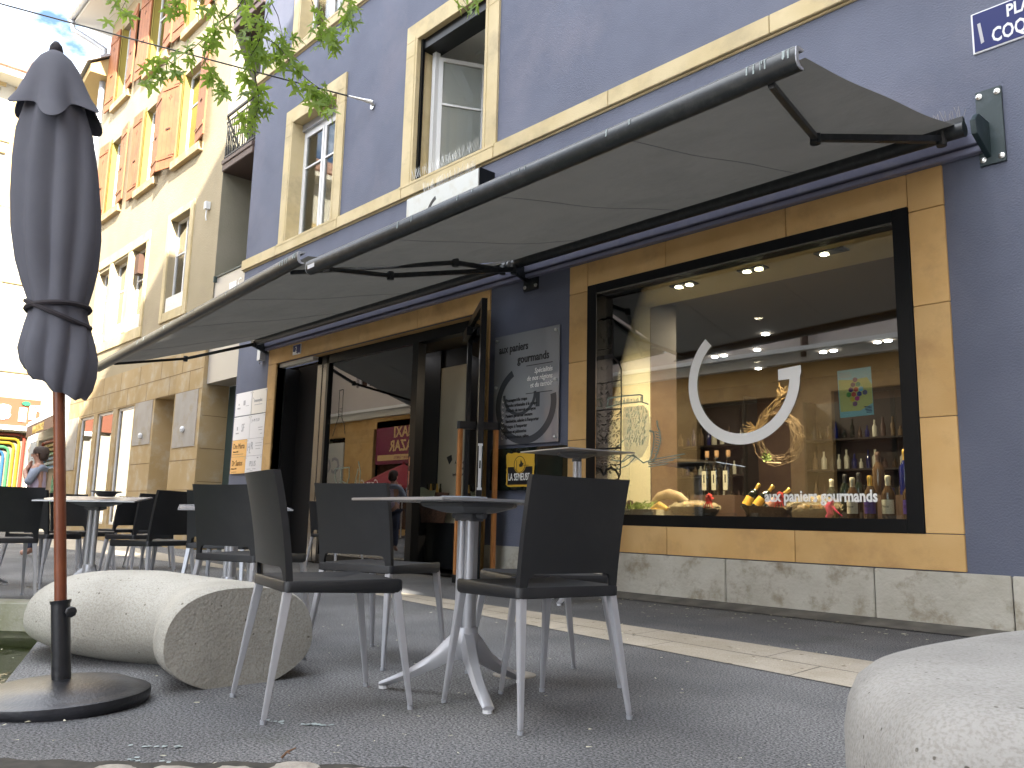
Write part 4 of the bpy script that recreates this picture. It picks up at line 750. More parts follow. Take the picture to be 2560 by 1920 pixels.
s = MB(); s.box(-31.4, -28.7, -5.12, -5.0, 1.9, 3.5); s_ = s.build('shop_sign', 'warm_white'); s_['label'] = 'pale sign board with two outlined letters C on the house across the square'; s_['category'] = 'sign'
t = MB(); put_text(t, 'CCA', (-28.9, -4.995, 2.3), .9, U=(-1, 0, 0), bold=.02); t.build('sign_lettering', 'plate_text', s_)
pr = MB(); pr.lathe([(1.5, 2.05), (1.45, 2.15), (.6, 2.6), (.05, 2.85), (.02, 2.95)], (-21.9, -3.1, -.55), 8); pr_ = pr.build('open_parasol', 'red_cloth'); pr_['label'] = 'open red parasol in front of the bazaar across the square'; pr_['category'] = 'parasol'
t = MB(); t.tube([(-21.9, -3.1, 0), (-21.9, -3.1, 2.25)], .025, 8); t.build('pole', 'white_paint', pr_)
t = MB(); put_text(t, 'Coca-Cola', (-21.2, -1.72, 1.52), .34, U=(-1, 0, 0), sx=.9, shear=.25, bold=.005); t.build('parasol_lettering', 'letter_white', pr_)
# unseen tall house added on the right to keep the morning sun off the terrace
sdv = thing('sun_blocker_house', 'unseen tall house added on the right to block the sun', 'building', (8, 0, 0))
def sun_at(x, y, z, X): t = (X - x) / SUN.x; return (y + SUN.y * t, z + SUN.z * t)
open1, open2 = [], []  # wall openings added along the sun's path to throw light patches below
for (xa, xb, ya, yb) in ((-7.1, -5.85, 4.42, 4.80), (-15.2, -12.8, 4.3, 5.0)):
    for X, lst in ((4.0, open1), (9.0, open2)):
        p = [sun_at(x, y, 0, X) for x in (xa, xb) for y in (ya, yb)]
        xm, ym = (xa + xb) / 2, (ya + yb) / 2; c = sun_at(xm, ym, 0, X)
        lst.append((c[0] - (yb - ya) / 2, c[0] + (yb - ya) / 2, min(sun_at(xb, ym, 0, X)[1], sun_at(xa, ym, 0, X)[1]), max(sun_at(xb, ym, 0, X)[1], sun_at(xa, ym, 0, X)[1])))
mb = MB(); HH = 19.6
wall_holes(mb, -9, 6.08, 0, HH, 0, open1, .3, fn=lambda u, d, v: (4.0 + d, u, v)); wall_holes(mb, -9, 14, 0, HH + 3, 0, open2, -.3, fn=lambda u, d, v: (9.0 + d, u, v))
mb.quad((4, -9, 0), (9, -9, 0), (9, -9, HH), (4, -9, HH)); mb.prism([(4, HH), (9, HH + 3), (9, HH + 3.1), (3.7, HH + .1)], lambda u, v, t: (u, t, v), -9.2, 6.3); mb.build('wall', 'pink_render', sdv)
for y in (-7.5, -4.5, 4.2):
    for z in (1.2, 4.6, 8.2, 11.6, 15):
        w_ = MB(); w_.use('white_paint'); w_.box(3.95, 4.02, y - .6, y + .6, z, z + 1.8); w_.use('shutter_dark'); w_.box(3.94, 3.96, y - .5, y - .04, z + .1, z + 1.7); w_.box(3.94, 3.96, y + .04, y + .5, z + .1, z + 1.7); w_.build('window', parent=sdv)

# ---------------------------------------------------------------- signs and plates on the blue house
def sign(name, mb, label, cat, mt=None, group=None, **k):
    o = mb.build(name, mt, **k); o['label'] = label; o['category'] = cat
    if group: o['group'] = group
    return o
lb = MB(); lb.use('black_metal'); lb.box(-8.40, -6.97, 5.85, YW, 4.0, 4.68); lx = sign('lightbox_sign', lb, 'white light box sign with dark edge, half hidden above the awning', 'sign', bevel=.004)
f = MB(); f.box(-8.385, -6.985, 5.836, 5.85, 4.02, 4.665); f.build('sign_face', 'lightbox_face', lx); t = MB(); arc_band(t, (-7.68, 4.28), .245, .29, 112, 371, 5.832, 5.836, 50); t.prism([(-7.50, 4.31), (-7.39, 4.315), (-7.39, 4.26), (-7.50, 4.26)], lambda u, v, s: (u, s, v), 5.832, 5.836); t.build('round_logo', 'letter_black', lx)
st = MB(); st.use('enamel_white'); st.box(-1.825, -.72, YW - .012, YW, 4.008, 4.318); sn = sign('street_sign', st, 'blue enamel street name plate with white border and letters', 'sign', bevel=.003)
t = MB(); t.use('enamel_blue'); t.box(-1.812, -.733, YW - .016, YW - .011, 4.02, 4.306); t.use('enamel_white'); put_text(t, 'PLACE', (-1.60, YW - .017, 4.200), .125, sx=.72, bold=.003); put_text(t, 'COQUILLON', (-1.700, YW - .017, 4.048), .150, sx=.62, bold=.003); t.use('plate_text'); t.prism([(-1.785, 4.225), (-1.765, 4.228), (-1.748, 4.075), (-1.768, 4.068)], lambda u, v, s: (u, s, v), YW - .0185, YW - .0165); t.build('sign_lettering', parent=sn)
ms = MB(); ms.box(-6.835, -5.838, YW - .045, YW - .035, 1.46, 2.67); mn = sign('menu_board', ms, 'grey acrylic shop board with black lettering and a large ring emblem', 'sign', mt='sign_acrylic')
t = MB(); y = YW - .0465; t.use('sign_band'); arc_band(t, (-6.33, 1.885), .355, .43, 118, 371, y - .0005, y, 50, sx=1.08); t.prism([(-6.17, 1.99), (-6.11, 1.99), (-6.11, 1.84), (-6.17, 1.84)], lambda u, v, s: (u, s, v), y - .0006, y); arc_band(t, (-6.42, 2.0), .2, .235, 180, 362, y - .0006, y, 40, sx=1.1)
t.use('letter_black'); y -= .001; put_text(t, 'aux paniers', (-6.76, y, 2.475), .125, sx=.80, bold=.002); put_text(t, 'gourmands', (-6.46, y, 2.335), .125, sx=.86, bold=.002)
t.box(-6.32, -5.93, y - .0005, y + .001, 2.285, 2.293); t.box(-6.32, -5.93, y - .0005, y + .001, 1.985, 1.993)
for i, l in enumerate(('Fromages \u00e0 la coupe', 'Viandes artisanales \u00e0 la coupe', 'Produits du terroir en rayon', 'Paniers garnis sur mesure', "Sandwichs, salades \u00e0 l'emporter", "Potages \u00e0 l'emporter", 'Tartes et p\u00e2tisseries', 'Quiches maison salées')):
    put_text(t, l, (-6.63, y, 1.925 - i * .057), .050, sx=.80, bold=.001)
t.use('letter_white')
for i, l in enumerate(('Sp\u00e9cialit\u00e9s', 'de nos r\u00e9gions', 'et du terroir')): put_text(t, l, (-5.93, y, 2.20 - i * .075), .078, sx=.82, align='RIGHT', shear=.2)
for i in range(8): arc_band(t, (-6.675, 1.935 - i * .057), .010, .015, 120, 360, y - .0005, y, 8)
t.build('sign_lettering', parent=mn)
sc = MB()
for x in (-6.79, -5.88):
    for z in (1.51, 2.10, 2.62): sc.lathe([(.016, 0), (.016, .02), (.010, .026), (0, .028)], (x, YW - .045, z), 10, axis=(0, -1, 0)); sc.tube([(x, YW - .036, z), (x, YW, z)], .006, 6)
sc.build('fixing_screw', 'screw', mn, smooth=True)
cs = MB(); cs.box(-6.80, -5.72, YW - .10, YW - .02, .975, 1.415); cf = sign('coffee_sign', cs, 'glossy black panel with ragged yellow coffee logo below the grey board', 'sign', mt='enamel_blue' if 0 else 'bottle_dark', bevel=.006)
t = MB(); y = YW - .101; t.use('logo_yellow'); random.seed(11); pts = []
for k in range(44):
    a = 2 * math.pi * k / 44; rx = .235; rz = .195; c, s = math.cos(a), math.sin(a); m_ = max(abs(c) ** 1, abs(s)); f_ = min(1 / max(abs(c), 1e-3), 1 / max(abs(s), 1e-3)) * .9; f_ = min(f_, 1.2) * (1 + random.uniform(-.03, .03)); pts.append((-6.325 + rx * c * f_, 1.185 + rz * s * f_))
t.prism(pts, lambda u, v, s: (u, s, v), y - .003, y); t.use('letter_black'); t.box(-6.51, -6.14, y - .005, y - .003, 1.03, 1.215); t.use('logo_yellow'); t.lathe([(.092, 0), (.092, .004)], (-6.325, y - .004, 1.24), 24, axis=(0, -1, 0)); t.use('letter_black'); arc_band(t, (-6.325, 1.24), .080, .086, 0, 360, y - .010, y - .008, 30)
t.prism([(-6.31, 1.29), (-6.285, 1.255), (-6.265, 1.25), (-6.285, 1.215), (-6.325, 1.21), (-6.335, 1.235), (-6.315, 1.25)], lambda u, v, s: (u, s, v), y - .010, y - .008); stroke(t, [(-6.37, 1.28), (-6.37, 1.19), (-6.362, 1.175)], .006, y - .0095); t.box(-6.27, -6.19, y - .010, y - .008, 1.225, 1.229)
t.use('letter_white'); put_text(t, 'LA SEMEUSE', (-6.50, y - .006, 1.075), .105, sx=.58, bold=.001); t.build('sign_logo', parent=cf)
nm = MB(); nm.use('enamel_white'); nm.box(-11.55, -11.31, YW - .034, YW - .022, 3.08, 3.232); hn = sign('house_number', nm, 'small chipped blue and white enamel house number 2', 'sign')
t = MB(); t.use('enamel_blue'); t.prism([(-11.54, 3.225), (-11.318, 3.225), (-11.318, 3.09), (-11.36, 3.10), (-11.40, 3.088), (-11.45, 3.12), (-11.54, 3.13)], lambda u, v, s: (u, s, v), YW - .036, YW - .034); t.use('enamel_white'); put_text(t, '2', (-11.475, YW - .037, 3.12), .12); t.build('sign_lettering', parent=hn)
# doctors' plates
def nplate(x0, x1, z0, z1, m_, lab, lines):
    p = MB(); p.box(x0, x1, YW - .026, YW - .014, z0, z1); o = sign('name_plate', p, lab, 'sign', mt=m_, group='name plates beside the doorway')
    t = MB()
    for (s, u, v, h, mt_, sx) in lines:
        t.use(mt_)
        if s == '#': t.box(x0 + u, x0 + u + sx, YW - .028, YW - .026, z0 + v, z0 + v + h)
        else: put_text(t, s, (x0 + u, YW - .027, z0 + v), h, sx=sx)
    t.build('plate_lettering', parent=o)
    s = MB()
    for x in (x0 + .03, x1 - .03): s.lathe([(.009, 0), (.009, .006)], (x, YW - .026, z1 - .03), 8, axis=(0, -1, 0))
    s.build('fixing_screw', 'screw', o)
nplate(-13.45, -12.86, 2.265, 2.655, 'plate_white', 'white name plate with small dark square emblem, top left of the plates', [('#', .30, .17, .08, 'plate_text', .07), ('cabinet', .08, .12, .04, 'plate_text', 1), ('#', .39, .15, .008, 'plate_text', .12), ('#', .12, .18, .03, 'plate_text', .03)])
nplate(-12.84, -12.33, 2.265, 2.655, 'plate_cream', 'cream name plate with faint lettering, top right of the plates', [('Sensorplus', .07, .19, .085, 'plate_text', .8), ('#', .1, .14, .01, 'plate_text', .27), ('#', .03, .25, .02, 'plate_text', .02)])
nplate(-13.46, -12.86, 1.865, 2.25, 'plate_white', 'white name plate with the large letters SF', [('SF', .30, .13, .19, 'plate_text', .62), ('#', .13, .16, .06, 'plate_text', .035), ('#', .1, .1, .02, 'plate_text', .11)])
nplate(-12.85, -12.34, 1.865, 2.25, 'plate_white', 'white name plate with faint handwritten script beside the SF plate', [('J~ M  E L D', .06, .27, .07, 'plate_text', .8), ('#', .3, .16, .01, 'plate_text', .15), ('#', .32, .12, .01, 'plate_text', .12), ('#', .38, .06, .01, 'plate_text', .07)])
nplate(-13.46, -12.92, 1.585, 1.86, 'plate_orange', 'orange name plate reading Dre Murta', [('Dre Murta', .05, .13, .13, 'plate_brown', .74), ('M\u00e9decin FMH', .05, .07, .035, 'plate_brown', 1), ('#', .04, .035, .006, 'plate_brown', .4)])
nplate(-12.91, -12.35, 1.585, 1.86, 'plate_white', 'white name plate with tall letters HLR', [('H', .02, .08, .18, 'plate_text', .8), ('R', .14, .1, .18, 'plate_text', .8), ('L', .09, .04, .14, 'plate_text', .8), ('#', .30, .19, .008, 'plate_text', .22), ('#', .30, .15, .008, 'plate_text', .22), ('#', .32, .1, .008, 'plate_text', .16)])
nplate(-13.47, -12.93, 1.305, 1.58, 'plate_orange', 'orange name plate reading Dr Santos', [('Dr Santos', .05, .13, .13, 'plate_brown', .74), ('M\u00e9decin FMH', .04, .07, .035, 'plate_brown', 1), ('#', .04, .025, .006, 'plate_brown', .2)])
nplate(-12.92, -12.35, 1.305, 1.58, 'plate_white', 'white name plate reading PLUS', [('PLUS', .15, .11, .12, 'plate_text', .85), ('#', .06, .06, .008, 'plate_text', .14), ('#', .26, .06, .008, 'plate_text', .12), ('#', .18, .03, .008, 'plate_text', .1), ('#', .40, .23, .02, 'plate_text', .05)])
jb = MB(); jb.box(-12.63, -12.52, YW - .10, YW, 3.12, 3.30); jb.tube([(-12.575, YW - .08, 3.12), (-12.575, YW - .08, 3.09), (-12.60, YW - .05, 3.07)], .008, 6); sign('junction_box', jb, 'small white box below the left awning bracket', 'box', mt='white_plastic', bevel=.006)

# ---------------------------------------------------------------- awnings
def lerp(a, b, t): return a + (b - a) * t
def awning(label, rxR, rxL, rz, ry, barR, barL, arms, plates, seams):
    aw = thing('folding_awning', label, 'awning', ((rxR + rxL) / 2, YW, rz), group='awnings over the terrace')
    bR, bL = Vector(barR), Vector(barL)
    tb = MB(); tb.tube([(rxL - .06, ry, rz), (rxR + .02, ry, rz)], .055, 14); tb.build('roller_tube', 'awning_metal', aw, smooth=True)
    tb = MB(); tb.box(rxL - .02, rxR, ry + .03, ry + .07, rz + .02, rz + .11); tb.build('rear_rail', 'awning_metal', aw)
    def cloth(u, v):
        a = Vector((lerp(rxR - .03, rxL + .05, u), ry - .02, rz + .035)); b = bR.lerp(bL, u) + Vector((0, .05, .02)); p = a.lerp(b, v)
        p.z -= .045 * math.sin(math.pi * v) * (.6 + .4 * math.sin(u * 19)) + .010 * math.sin(u * 31 + v * 9) * math.sin(math.pi * v); return p
    cl = MB(); cl.grid(cloth, 60, 24); c = cl.build('canopy', 'awning_fabric', aw, smooth=True)
    for t in seams:
        s = MB(); s.tube([cloth(t, v / 12) + Vector((0, 0, -.004)) for v in range(13)], .0016, 5, cap=False); s.build('seam', 'umbrella_fabric', c)
    d = (bL - bR).normalized(); prof = [(.0, .052), (-.040, .046), (-.050, .036), (-.054, -.01), (-.050, -.040), (-.036, -.060), (-.006, -.068), (.022, -.062), (.014, -.050), (-.01, -.050), (-.026, -.03), (-.03, .02), (-.012, .030), (.022, .036), (.026, .050)]
    L_ = (bL - bR).length
    fb = MB(); fb.prism(prof, lambda u, v, t: tuple(bR + d * t + Vector((0, u, v))), 0, L_); fo = fb.build('front_bar', 'awning_metal', aw, smooth=True, autos=50)
    if rxR > -3:
        lb_ = MB(); lb_.prism([(-.0545, .0), (-.0555, .0), (-.0525, -.034), (-.0515, -.034)], lambda u, v, t: tuple(bR + d * t + Vector((0, u, v))), L_ - .14, L_ - .03); lb_.build('maker_label', 'plate_white', fo)
    for t0, t1 in ((-.006, 0), (L_, L_ + .006)):
        ec = MB(); ec.prism([(a, b) for a, b in prof], lambda u, v, t: tuple(bR + d * t + Vector((0, u, v))), t0, t1); ec.build('end_cap', 'pipe_metal', fo)
    hl = MB(); hl.prism([(-.041, .0465), (-.004, .0525), (-.004, .0545), (-.041, .0485)], lambda u, v, t: tuple(bR + d * t + Vector((0, u, v))), .01, L_ - .01); hl.build('edge_strip', 'bar_edge', fo)
    dr_ = MB(); random.seed(int(rz * 100 + len(arms)))
    for k in range(20):
        t = random.random() ** 1.6 * L_ * .8; h = random.uniform(.008, .05); dr_.prism([(-.040, .0465), (-.0505, .036), (-.0545, .034 - h), (-.056, .034 - h), (-.052, .038), (-.041, .048)], lambda u, v, s: tuple(bR + d * s + Vector((0, u, v))), t, t + random.uniform(.002, .009))
    dr_.build('bird_droppings', 'droppings', fo)
    for sh, el, ft in arms:
        a1 = MB(); sh, el, ft = Vector(sh), Vector(el), Vector(ft); a1.tube([sh, el], [.034, .030], 4, sq=True); a1.tube([sh + Vector((0, 0, .05)), sh - Vector((0, 0, .05))], .035, 10); o1 = a1.build('upper_arm', 'awning_metal', aw, bevel=.004)
        a2 = MB(); a2.tube([el, ft], [.027, .024], 4, sq=True); a2.tube([el + Vector((0, 0, .038)), el - Vector((0, 0, .042))], .034, 12); a2.build('forearm', 'awning_metal', o1, bevel=.003)
    for (x0, x1, z0, z1, m_) in plates:
        p = MB(); p.box(x0, x1, YW - .022, YW, z0, z1); p.prism([(YW - .02, rz - .02 + .12), (ry + .02, rz + .09), (ry - .06, rz + .02), (ry - .04, rz - .07), (YW - .02, rz - .16)], lambda u, v, t: (t, u, v), x0 + .04, x0 + .075 if x1 - x0 < .18 else x0 + .08)
        o = p.build('wall_bracket', m_, aw, bevel=.003); s = MB()
        for x in (x0 + .025, x1 - .025):
            for z in (z0 + .04, z1 - .04): s.lathe([(.022, 0), (.022, .006), (.012, .010), (.012, .018), (0, .02)], (x, YW - .022, z), 8, axis=(0, -1, 0))
        s.build('bolt', 'screw', o, smooth=True)
    return aw
awning('dark grey awning nearest the camera, stretched over the big shop window', -1.86, -6.36, 3.375, 5.84, (-1.87, 3.63, 2.985), (-6.45, 3.50, 2.83),
       [((-1.98, 5.80, 3.33), (-2.39, 4.80, 3.135), (-2.05, 3.66, 2.92)), ((-6.30, 5.80, 3.30), (-6.42, 4.32, 2.93), (-6.22, 3.56, 2.78))],
       [(-1.83, -1.665, 3.165, 3.715, 'plate_metal'), (-6.42, -6.20, 3.13, 3.44, 'awning_metal')], (.26, .52, .78))
awning('dark grey awning further down the wall, over the doorway', -6.46, -12.42, 3.375, 5.84, (-6.62, 3.50, 2.965), (-12.32, 3.52, 2.63),
       [((-6.48, 5.80, 3.33), (-6.12, 4.86, 3.12), (-6.95, 3.56, 2.90)), ((-12.36, 5.80, 3.33), (-12.45, 4.76, 2.95), (-11.8, 3.57, 2.62))],
       [(-12.50, -12.36, 3.22, 3.50, 'awning_metal')], (.3, .55, .8))
sk = MB(); random.seed(4)
for (xa, xb, z, y) in ((-2.35, -1.87, 3.47, 5.96), (-8.55, -7.2, 5.03, YW - .06), (-8.1, -7.1, 4.69, 5.9)):
    x = xa
    sk = MB()
    while x < xb:
        for s_ in (-.5, 0, .6): sk.tube([(x, y, z), (x + s_ * .06, y - .02 + random.uniform(-.03, .03), z + random.uniform(.10, .14))], .0013, 4, cap=False)
        x += .045
    bsx = sk.build('bird_spikes', 'screw'); bsx['label'] = {-2.35: 'thin wire bird spikes behind the right end of the near awning', -8.55: 'thin wire bird spikes on the sill under the open window', -8.1: 'thin wire bird spikes on top of the white light box'}[xa]; bsx['category'] = 'bird spikes'
# street cable and its anchor
cb = MB(); a = Vector((-9.66, 6.03, 6.55)); e = Vector((-19.5, -5.0, 10.45)); sagv = [a.lerp(e, t / 24) - Vector((0, 0, .10 * math.sin(math.pi * t / 24))) for t in range(25)]
cb.tube(sagv, .011, 6); co = cb.build('street_cable', 'black_metal'); co['label'] = 'thin dark cable anchored to the blue wall and crossing the street'; co['category'] = 'cable'
an = MB(); dd = (sagv[1] - a).normalized(); an.tube([a - dd * .02, a + dd * .05, a + dd * .10, a + dd * .34], [.03, .03, .022, .012], 8); an.tube([a, Vector((a.x - .03, YW, a.z - .04))], .022, 8); an.lathe([(.05, 0), (.05, .01)], (a.x - .03, YW - .01, a.z - .04), 10, axis=(0, -1, 0)); an.build('wall_anchor', 'screw', co, smooth=True)

# ---------------------------------------------------------------- terrace chairs
GC = 'black terrace chairs with silver legs'
def make_chair():
    r = root0('terrace_chair', 'x', 'chair', GC)
    wt = .21
    # back panel: curved shell with two posts running down to the rear legs
    us = [-1, -.93, -.865, -.86, -.84, -.80, -.74] + [-.6 + .15 * k for k in range(9)] + [.74, .80, .84, .86, .865, .93, 1]
    z0, z1 = .437, .828
    def zl(u):
        a = abs(u)
        if a > .862: return z0
        if a <= .74: return .497
        return .497 - (.045) * (1 - math.sqrt(max(0, 1 - ((a - .74) / .12) ** 2)))
    def pos(u, z):
        t = (z - z0) / (z1 - z0); y = -.178 - .035 * t - .035 * t * t; y -= (1 - u * u) * .028 * (.35 + .65 * t)
        return Vector((u * wt * (1 + .015 * t), y, z + (.004 * (u * u) - .004) * (t > .99)))
    nz = 9; mb = MB(); th = .011
    def col(u, zlo): return [pos(u, lerp(zlo, z1, (k / nz))) for k in range(nz + 1)]
    cols = [(u, col(u, zl(u))) for u in us]
    V = []; 
    for s in (0, 1):
        for u, c in cols:
            for p in c:
                side = 1 + (abs(u) > .9) * .9 if s else 1
                V.append((p.x, p.y + (th * side if s else -th * .3), p.z))
    n = nz + 1; M_ = len(cols); Fc = []
    for i in range(M_ - 1):
        for k in range(nz):
            a = i * n + k; Fc.append((a, a + n, a + n + 1, a + 1)); b = a + M_ * n; Fc.append((b, b + 1, b + n + 1, b + n))
        a = i * n; b = a + M_ * n; Fc.append((a, b, b + n, a + n)); a += nz; b += nz; Fc.append((a, a + n, b + n, b))
    for i in (0, M_ - 1):
        for k in range(nz): a = i * n + k; b = a + M_ * n; Fc.append((a, a + 1, b + 1, b))
    mb.add(V, Fc); mb.build('backrest', 'chair_plastic', r, smooth=True, autos=35)
    # seat: dished panel with a skirt, front corners capping the legs
    mb = MB()
    def outline(k, grow=0):
        pts = []
        for (cx, cy, a0) in ((.19, .225, 0), (-.19, .225, 90), (-.195, -.165, 180), (.195, -.165, 270)):
            for j in range(5):
                t = R(a0 + 90 * j / 4); pts.append((cx + (.025 + grow) * math.cos(t), cy + (.025 + grow) * math.sin(t)))
        return pts
    def zt(y): return .452 + .010 * max(0, (y + .05) / .3) - .014 * max(0, (y - .17) / .08) ** 2
    o0_ = outline(0, -.004); o1_ = outline(0, .0); o2 = outline(0, -.012)
    rs = [[(x, y, .418 - (.012 if y > .15 else 0)) for x, y in o2], [(x, y, .415 - (.012 if y > .15 else 0)) for x, y in o0_], [(x, y, .418) for x, y in o1_], [(x, y, zt(y) - .006) for x, y in o1_], [(x, y, zt(y)) for x, y in o0_], [(x * .9, y * .9, zt(y) - .002) for x, y in o0_], [(x * .5, y * .5, zt(y) - .010) for x, y in o0_], [(x * .12, y * .12, .447) for x, y in o0_]]
    mb.rings(rs); mb.build('seat', 'chair_plastic', r, smooth=True, autos=50)
    for sx_ in (-1, 1):
        for (tx_, ty, tz, fx, fy) in ((.193, -.168, .437, .228, -.232), (.196, .222, .432, .222, .288)):
            mb = MB(); a, b = Vector((sx_ * tx_, ty, tz)), Vector((sx_ * fx, fy, .012)); mb.tube([a, a.lerp(b, .3), a.lerp(b, .97), b], [.0205, .0185, .0115, .010], 4, sq=True)
            l_ = mb.build('leg', 'silver', r, bevel=.0025); ft = MB(); ft.tube([b + Vector((0, 0, .001)), (b.x, b.y, 0)], [.0115, .0105], 8); ft.build('foot_cap', 'pipe_metal', l_)
    return r
chair0 = make_chair(); used = [False]
def chair(x, y, th, label, z=0):
    c = copy_tree(chair0) if used[0] else chair0; used[0] = True
    c.location = (x, y, z); c.rotation_euler = (0, 0, th); c['label'] = label; return c
chair(-2.80, 1.635, -.22, 'black chair at the left of the near table, in front of the rounded stone bench')
chair(-3.50, 2.36, .34, 'black chair behind the near table with its curved back towards the doorway glass')
chair(-2.21, 2.20, 1.40, 'largest black chair, back to the camera, right of the near table')
chair(-2.62, 2.66, 2.75, 'black chair on the far side of the near table, mostly hidden by the table post')
chair(-6.62, 2.42, 1.92, 'black chair with sunlit brown seat to the right of the table with the dark ashtray')
chair(-8.15, 2.85, 1.85, 'black chair behind the ashtray table, its backrest against the pale pilaster')
chair(-4.50, 2.17, .38, 'black chair just behind the stone bench, back to the camera at the middle table')
chair(-6.05, 2.72, .80, 'black chair behind the middle table, right next to the brown seated one')
chair(-7.25, 1.52, 1.50, 'black chair cut off by the left edge of the photo, at the far left table')
chair(-8.30, 2.05, .62, 'black chair beside the umbrella pole, between it and the far left table')
chair(-10.4, 3.35, 2.0, 'small black chair seen above the ashtray, in front of the tall pale windows')
chair(-10.3, 3.75, 2.9, 'small dark chair facing the camera just right of the ashtray table post')
chair(-9.3, 2.65, -1.2, 'small pale sunlit chair seen sideways right behind the umbrella pole')
chair(-8.7, 5.25, .3, 'black chair pushed against the dark side door, behind the near left chair')
# ---------------------------------------------------------------- tables
GT = 'square folding terrace tables on three footed posts'
def make_table():
    r = root0('terrace_table', 'x', 'table', GT)
    t = MB(); t.box(-.35, .35, -.35, .35, .738, .750); top = t.build('table_top', 'table_hpl', r, bevel=.003)
    e = MB()
    for (a, b, c, d) in ((-.3505, .3505, -.3512, -.3495), (-.3505, .3505, .3495, .3512), (-.3512, -.3495, -.3495, .3495), (.3495, .3512, -.3495, .3495)): e.box(a, b, c, d, .7395, .7485)
    e.build('table_edge', 'bar_edge', top)
    p = MB(); p.rings([[(x * s, y * s, z) for x, y in ((.19, .06), (.12, .16), (-.12, .16), (-.19, .06), (-.19, -.06), (-.12, -.16), (.12, -.16), (.19, -.06))] for s, z in ((1, .737), (.97, .722), (.55, .700), (.34, .695))]); p.tube([(-.09, .0, .688), (.09, 0, .688)], .014, 10); p.box(-.05, .05, -.035, .035, .665, .70); p.build('mounting_plate', 'table_plate', r, bevel=.003)
    c = MB()
    for k in range(3):
        a = R(90 + 120 * k); c.tube([(.026 * math.cos(a), .026 * math.sin(a), .24), (.026 * math.cos(a), .026 * math.sin(a), .675)], .021, 10)
    c.build('post', 'silver', r, smooth=True)
    h = MB(); h.lathe([(.046, .255), (.05, .24), (.052, .20), (.05, .16), (.03, .13), (.0, .125)], n=12); h.build('hub', 'silver', r, smooth=True)
    for k in range(3):
        a = R(90 + 120 * k); ca, sa_ = math.cos(a), math.sin(a); m_ = MB(); rs = []
        for (d, z, w_, h_) in ((.02, .195, .030, .06), (.07, .165, .030, .045), (.13, .118, .028, .030), (.22, .068, .026, .020), (.31, .030, .024, .014), (.345, .018, .022, .010)):
            rs.append([(ca * (d + q[1] * .3) - sa_ * q[0], sa_ * (d + q[1] * .3) + ca * q[0], z + q[1]) for q in ((-w_ * .5, -h_), (w_ * .5, -h_), (w_, 0), (w_ * .6, h_ * .8), (-w_ * .6, h_ * .8), (-w_, 0))])
        m_.rings(rs); l = m_.build('leg', 'silver', r, smooth=True, autos=50); f = MB(); f.lathe([(.018, 0), (.018, .012)], (ca * .333, sa_ * .333, 0), 8); f.build('foot_cap', 'white_plastic', l)
    return r
tb0 = make_table(); tused = [False]
def table(x, y, rz, label, dz=0, tilt=0, tdir=0, toprot=0, sc=1):
    t = copy_tree(tb0) if tused[0] else tb0; tused[0] = True
    t.location = (x, y, dz * 0); t.rotation_euler = (0, 0, rz); t['label'] = label
    for ch in t.children:
        if ch.name.startswith('table_top'):
            rot = Matrix.Rotation(toprot, 4, 'Z'); ax = Vector((math.cos(tdir - rz), math.sin(tdir - rz), 0)); ti = Matrix.Rotation(tilt, 4, ax)
            ch.matrix_basis = Matrix.Translation((0, 0, .744 + dz)) @ ti @ rot @ Matrix.Translation((0, 0, -.744))
    return t
a0 = math.atan2(-.38, .31)
table(-2.61, 2.19, R(5), 'near table with pale saucer between the four closest chairs', toprot=a0 - R(45) - R(5))
la = math.atan2(.735, .678)
table(-7.03, 2.09, R(40), 'white topped table with dark ashtray left of centre, post seen above the stone bench', dz=.01, tilt=R(3.4), tdir=la, toprot=R(20))
table(-5.45, 2.50, R(10), 'table behind the stone bench whose white top is crossed by a chair back', dz=-.035, tilt=R(2.6), tdir=la, toprot=R(58))
table(-8.5, 1.55, R(15), 'table at the left edge hidden behind black chairs, only its foot in view')
# high wall-side table (taller post, same family)
ht = copy_tree(tb0); ht['label'] = 'tall square bistro table against the shop wall beside the window'; ht.location = (-4.88, 5.28, 0); ht.rotation_euler = (0, 0, R(-40))
for ch in ht.children:
    if ch.name.startswith('table_top') or ch.name.startswith('mounting'): ch.location.z = .51; 
    if ch.name.startswith('table_top'): ch.matrix_basis = Matrix.Translation((0, 0, .51)) @ Matrix.Rotation(R(30), 4, 'Z')
    if ch.name.startswith('post'): ch.scale = (.9, .9, 2.17); ch.location.z = -.28
as_ = MB(); as_.lathe([(.0, .751), (.075, .751), (.09, .757), (.10, .766), (.094, .766), (.08, .758), (0, .757)], (-2.72, 2.25, 0), 28); o = as_.build('ashtray', 'ash_glass', smooth=True); o['label'] = 'flat pale glass saucer on the near table'; o['category'] = 'ashtray'
ax_, ay_ = -7.0, 2.15; as_ = MB(); as_.lathe([(0, .775), (.05, .775), (.068, .785), (.075, .80), (.115, .812), (.112, .818), (.07, .808), (.05, .79), (0, .785)], (ax_, ay_, 0), 24); o = as_.build('ashtray', 'iron_dark', smooth=True); o['label'] = 'dark metal ashtray with wide rim on the white topped table'; o['category'] = 'ashtray'

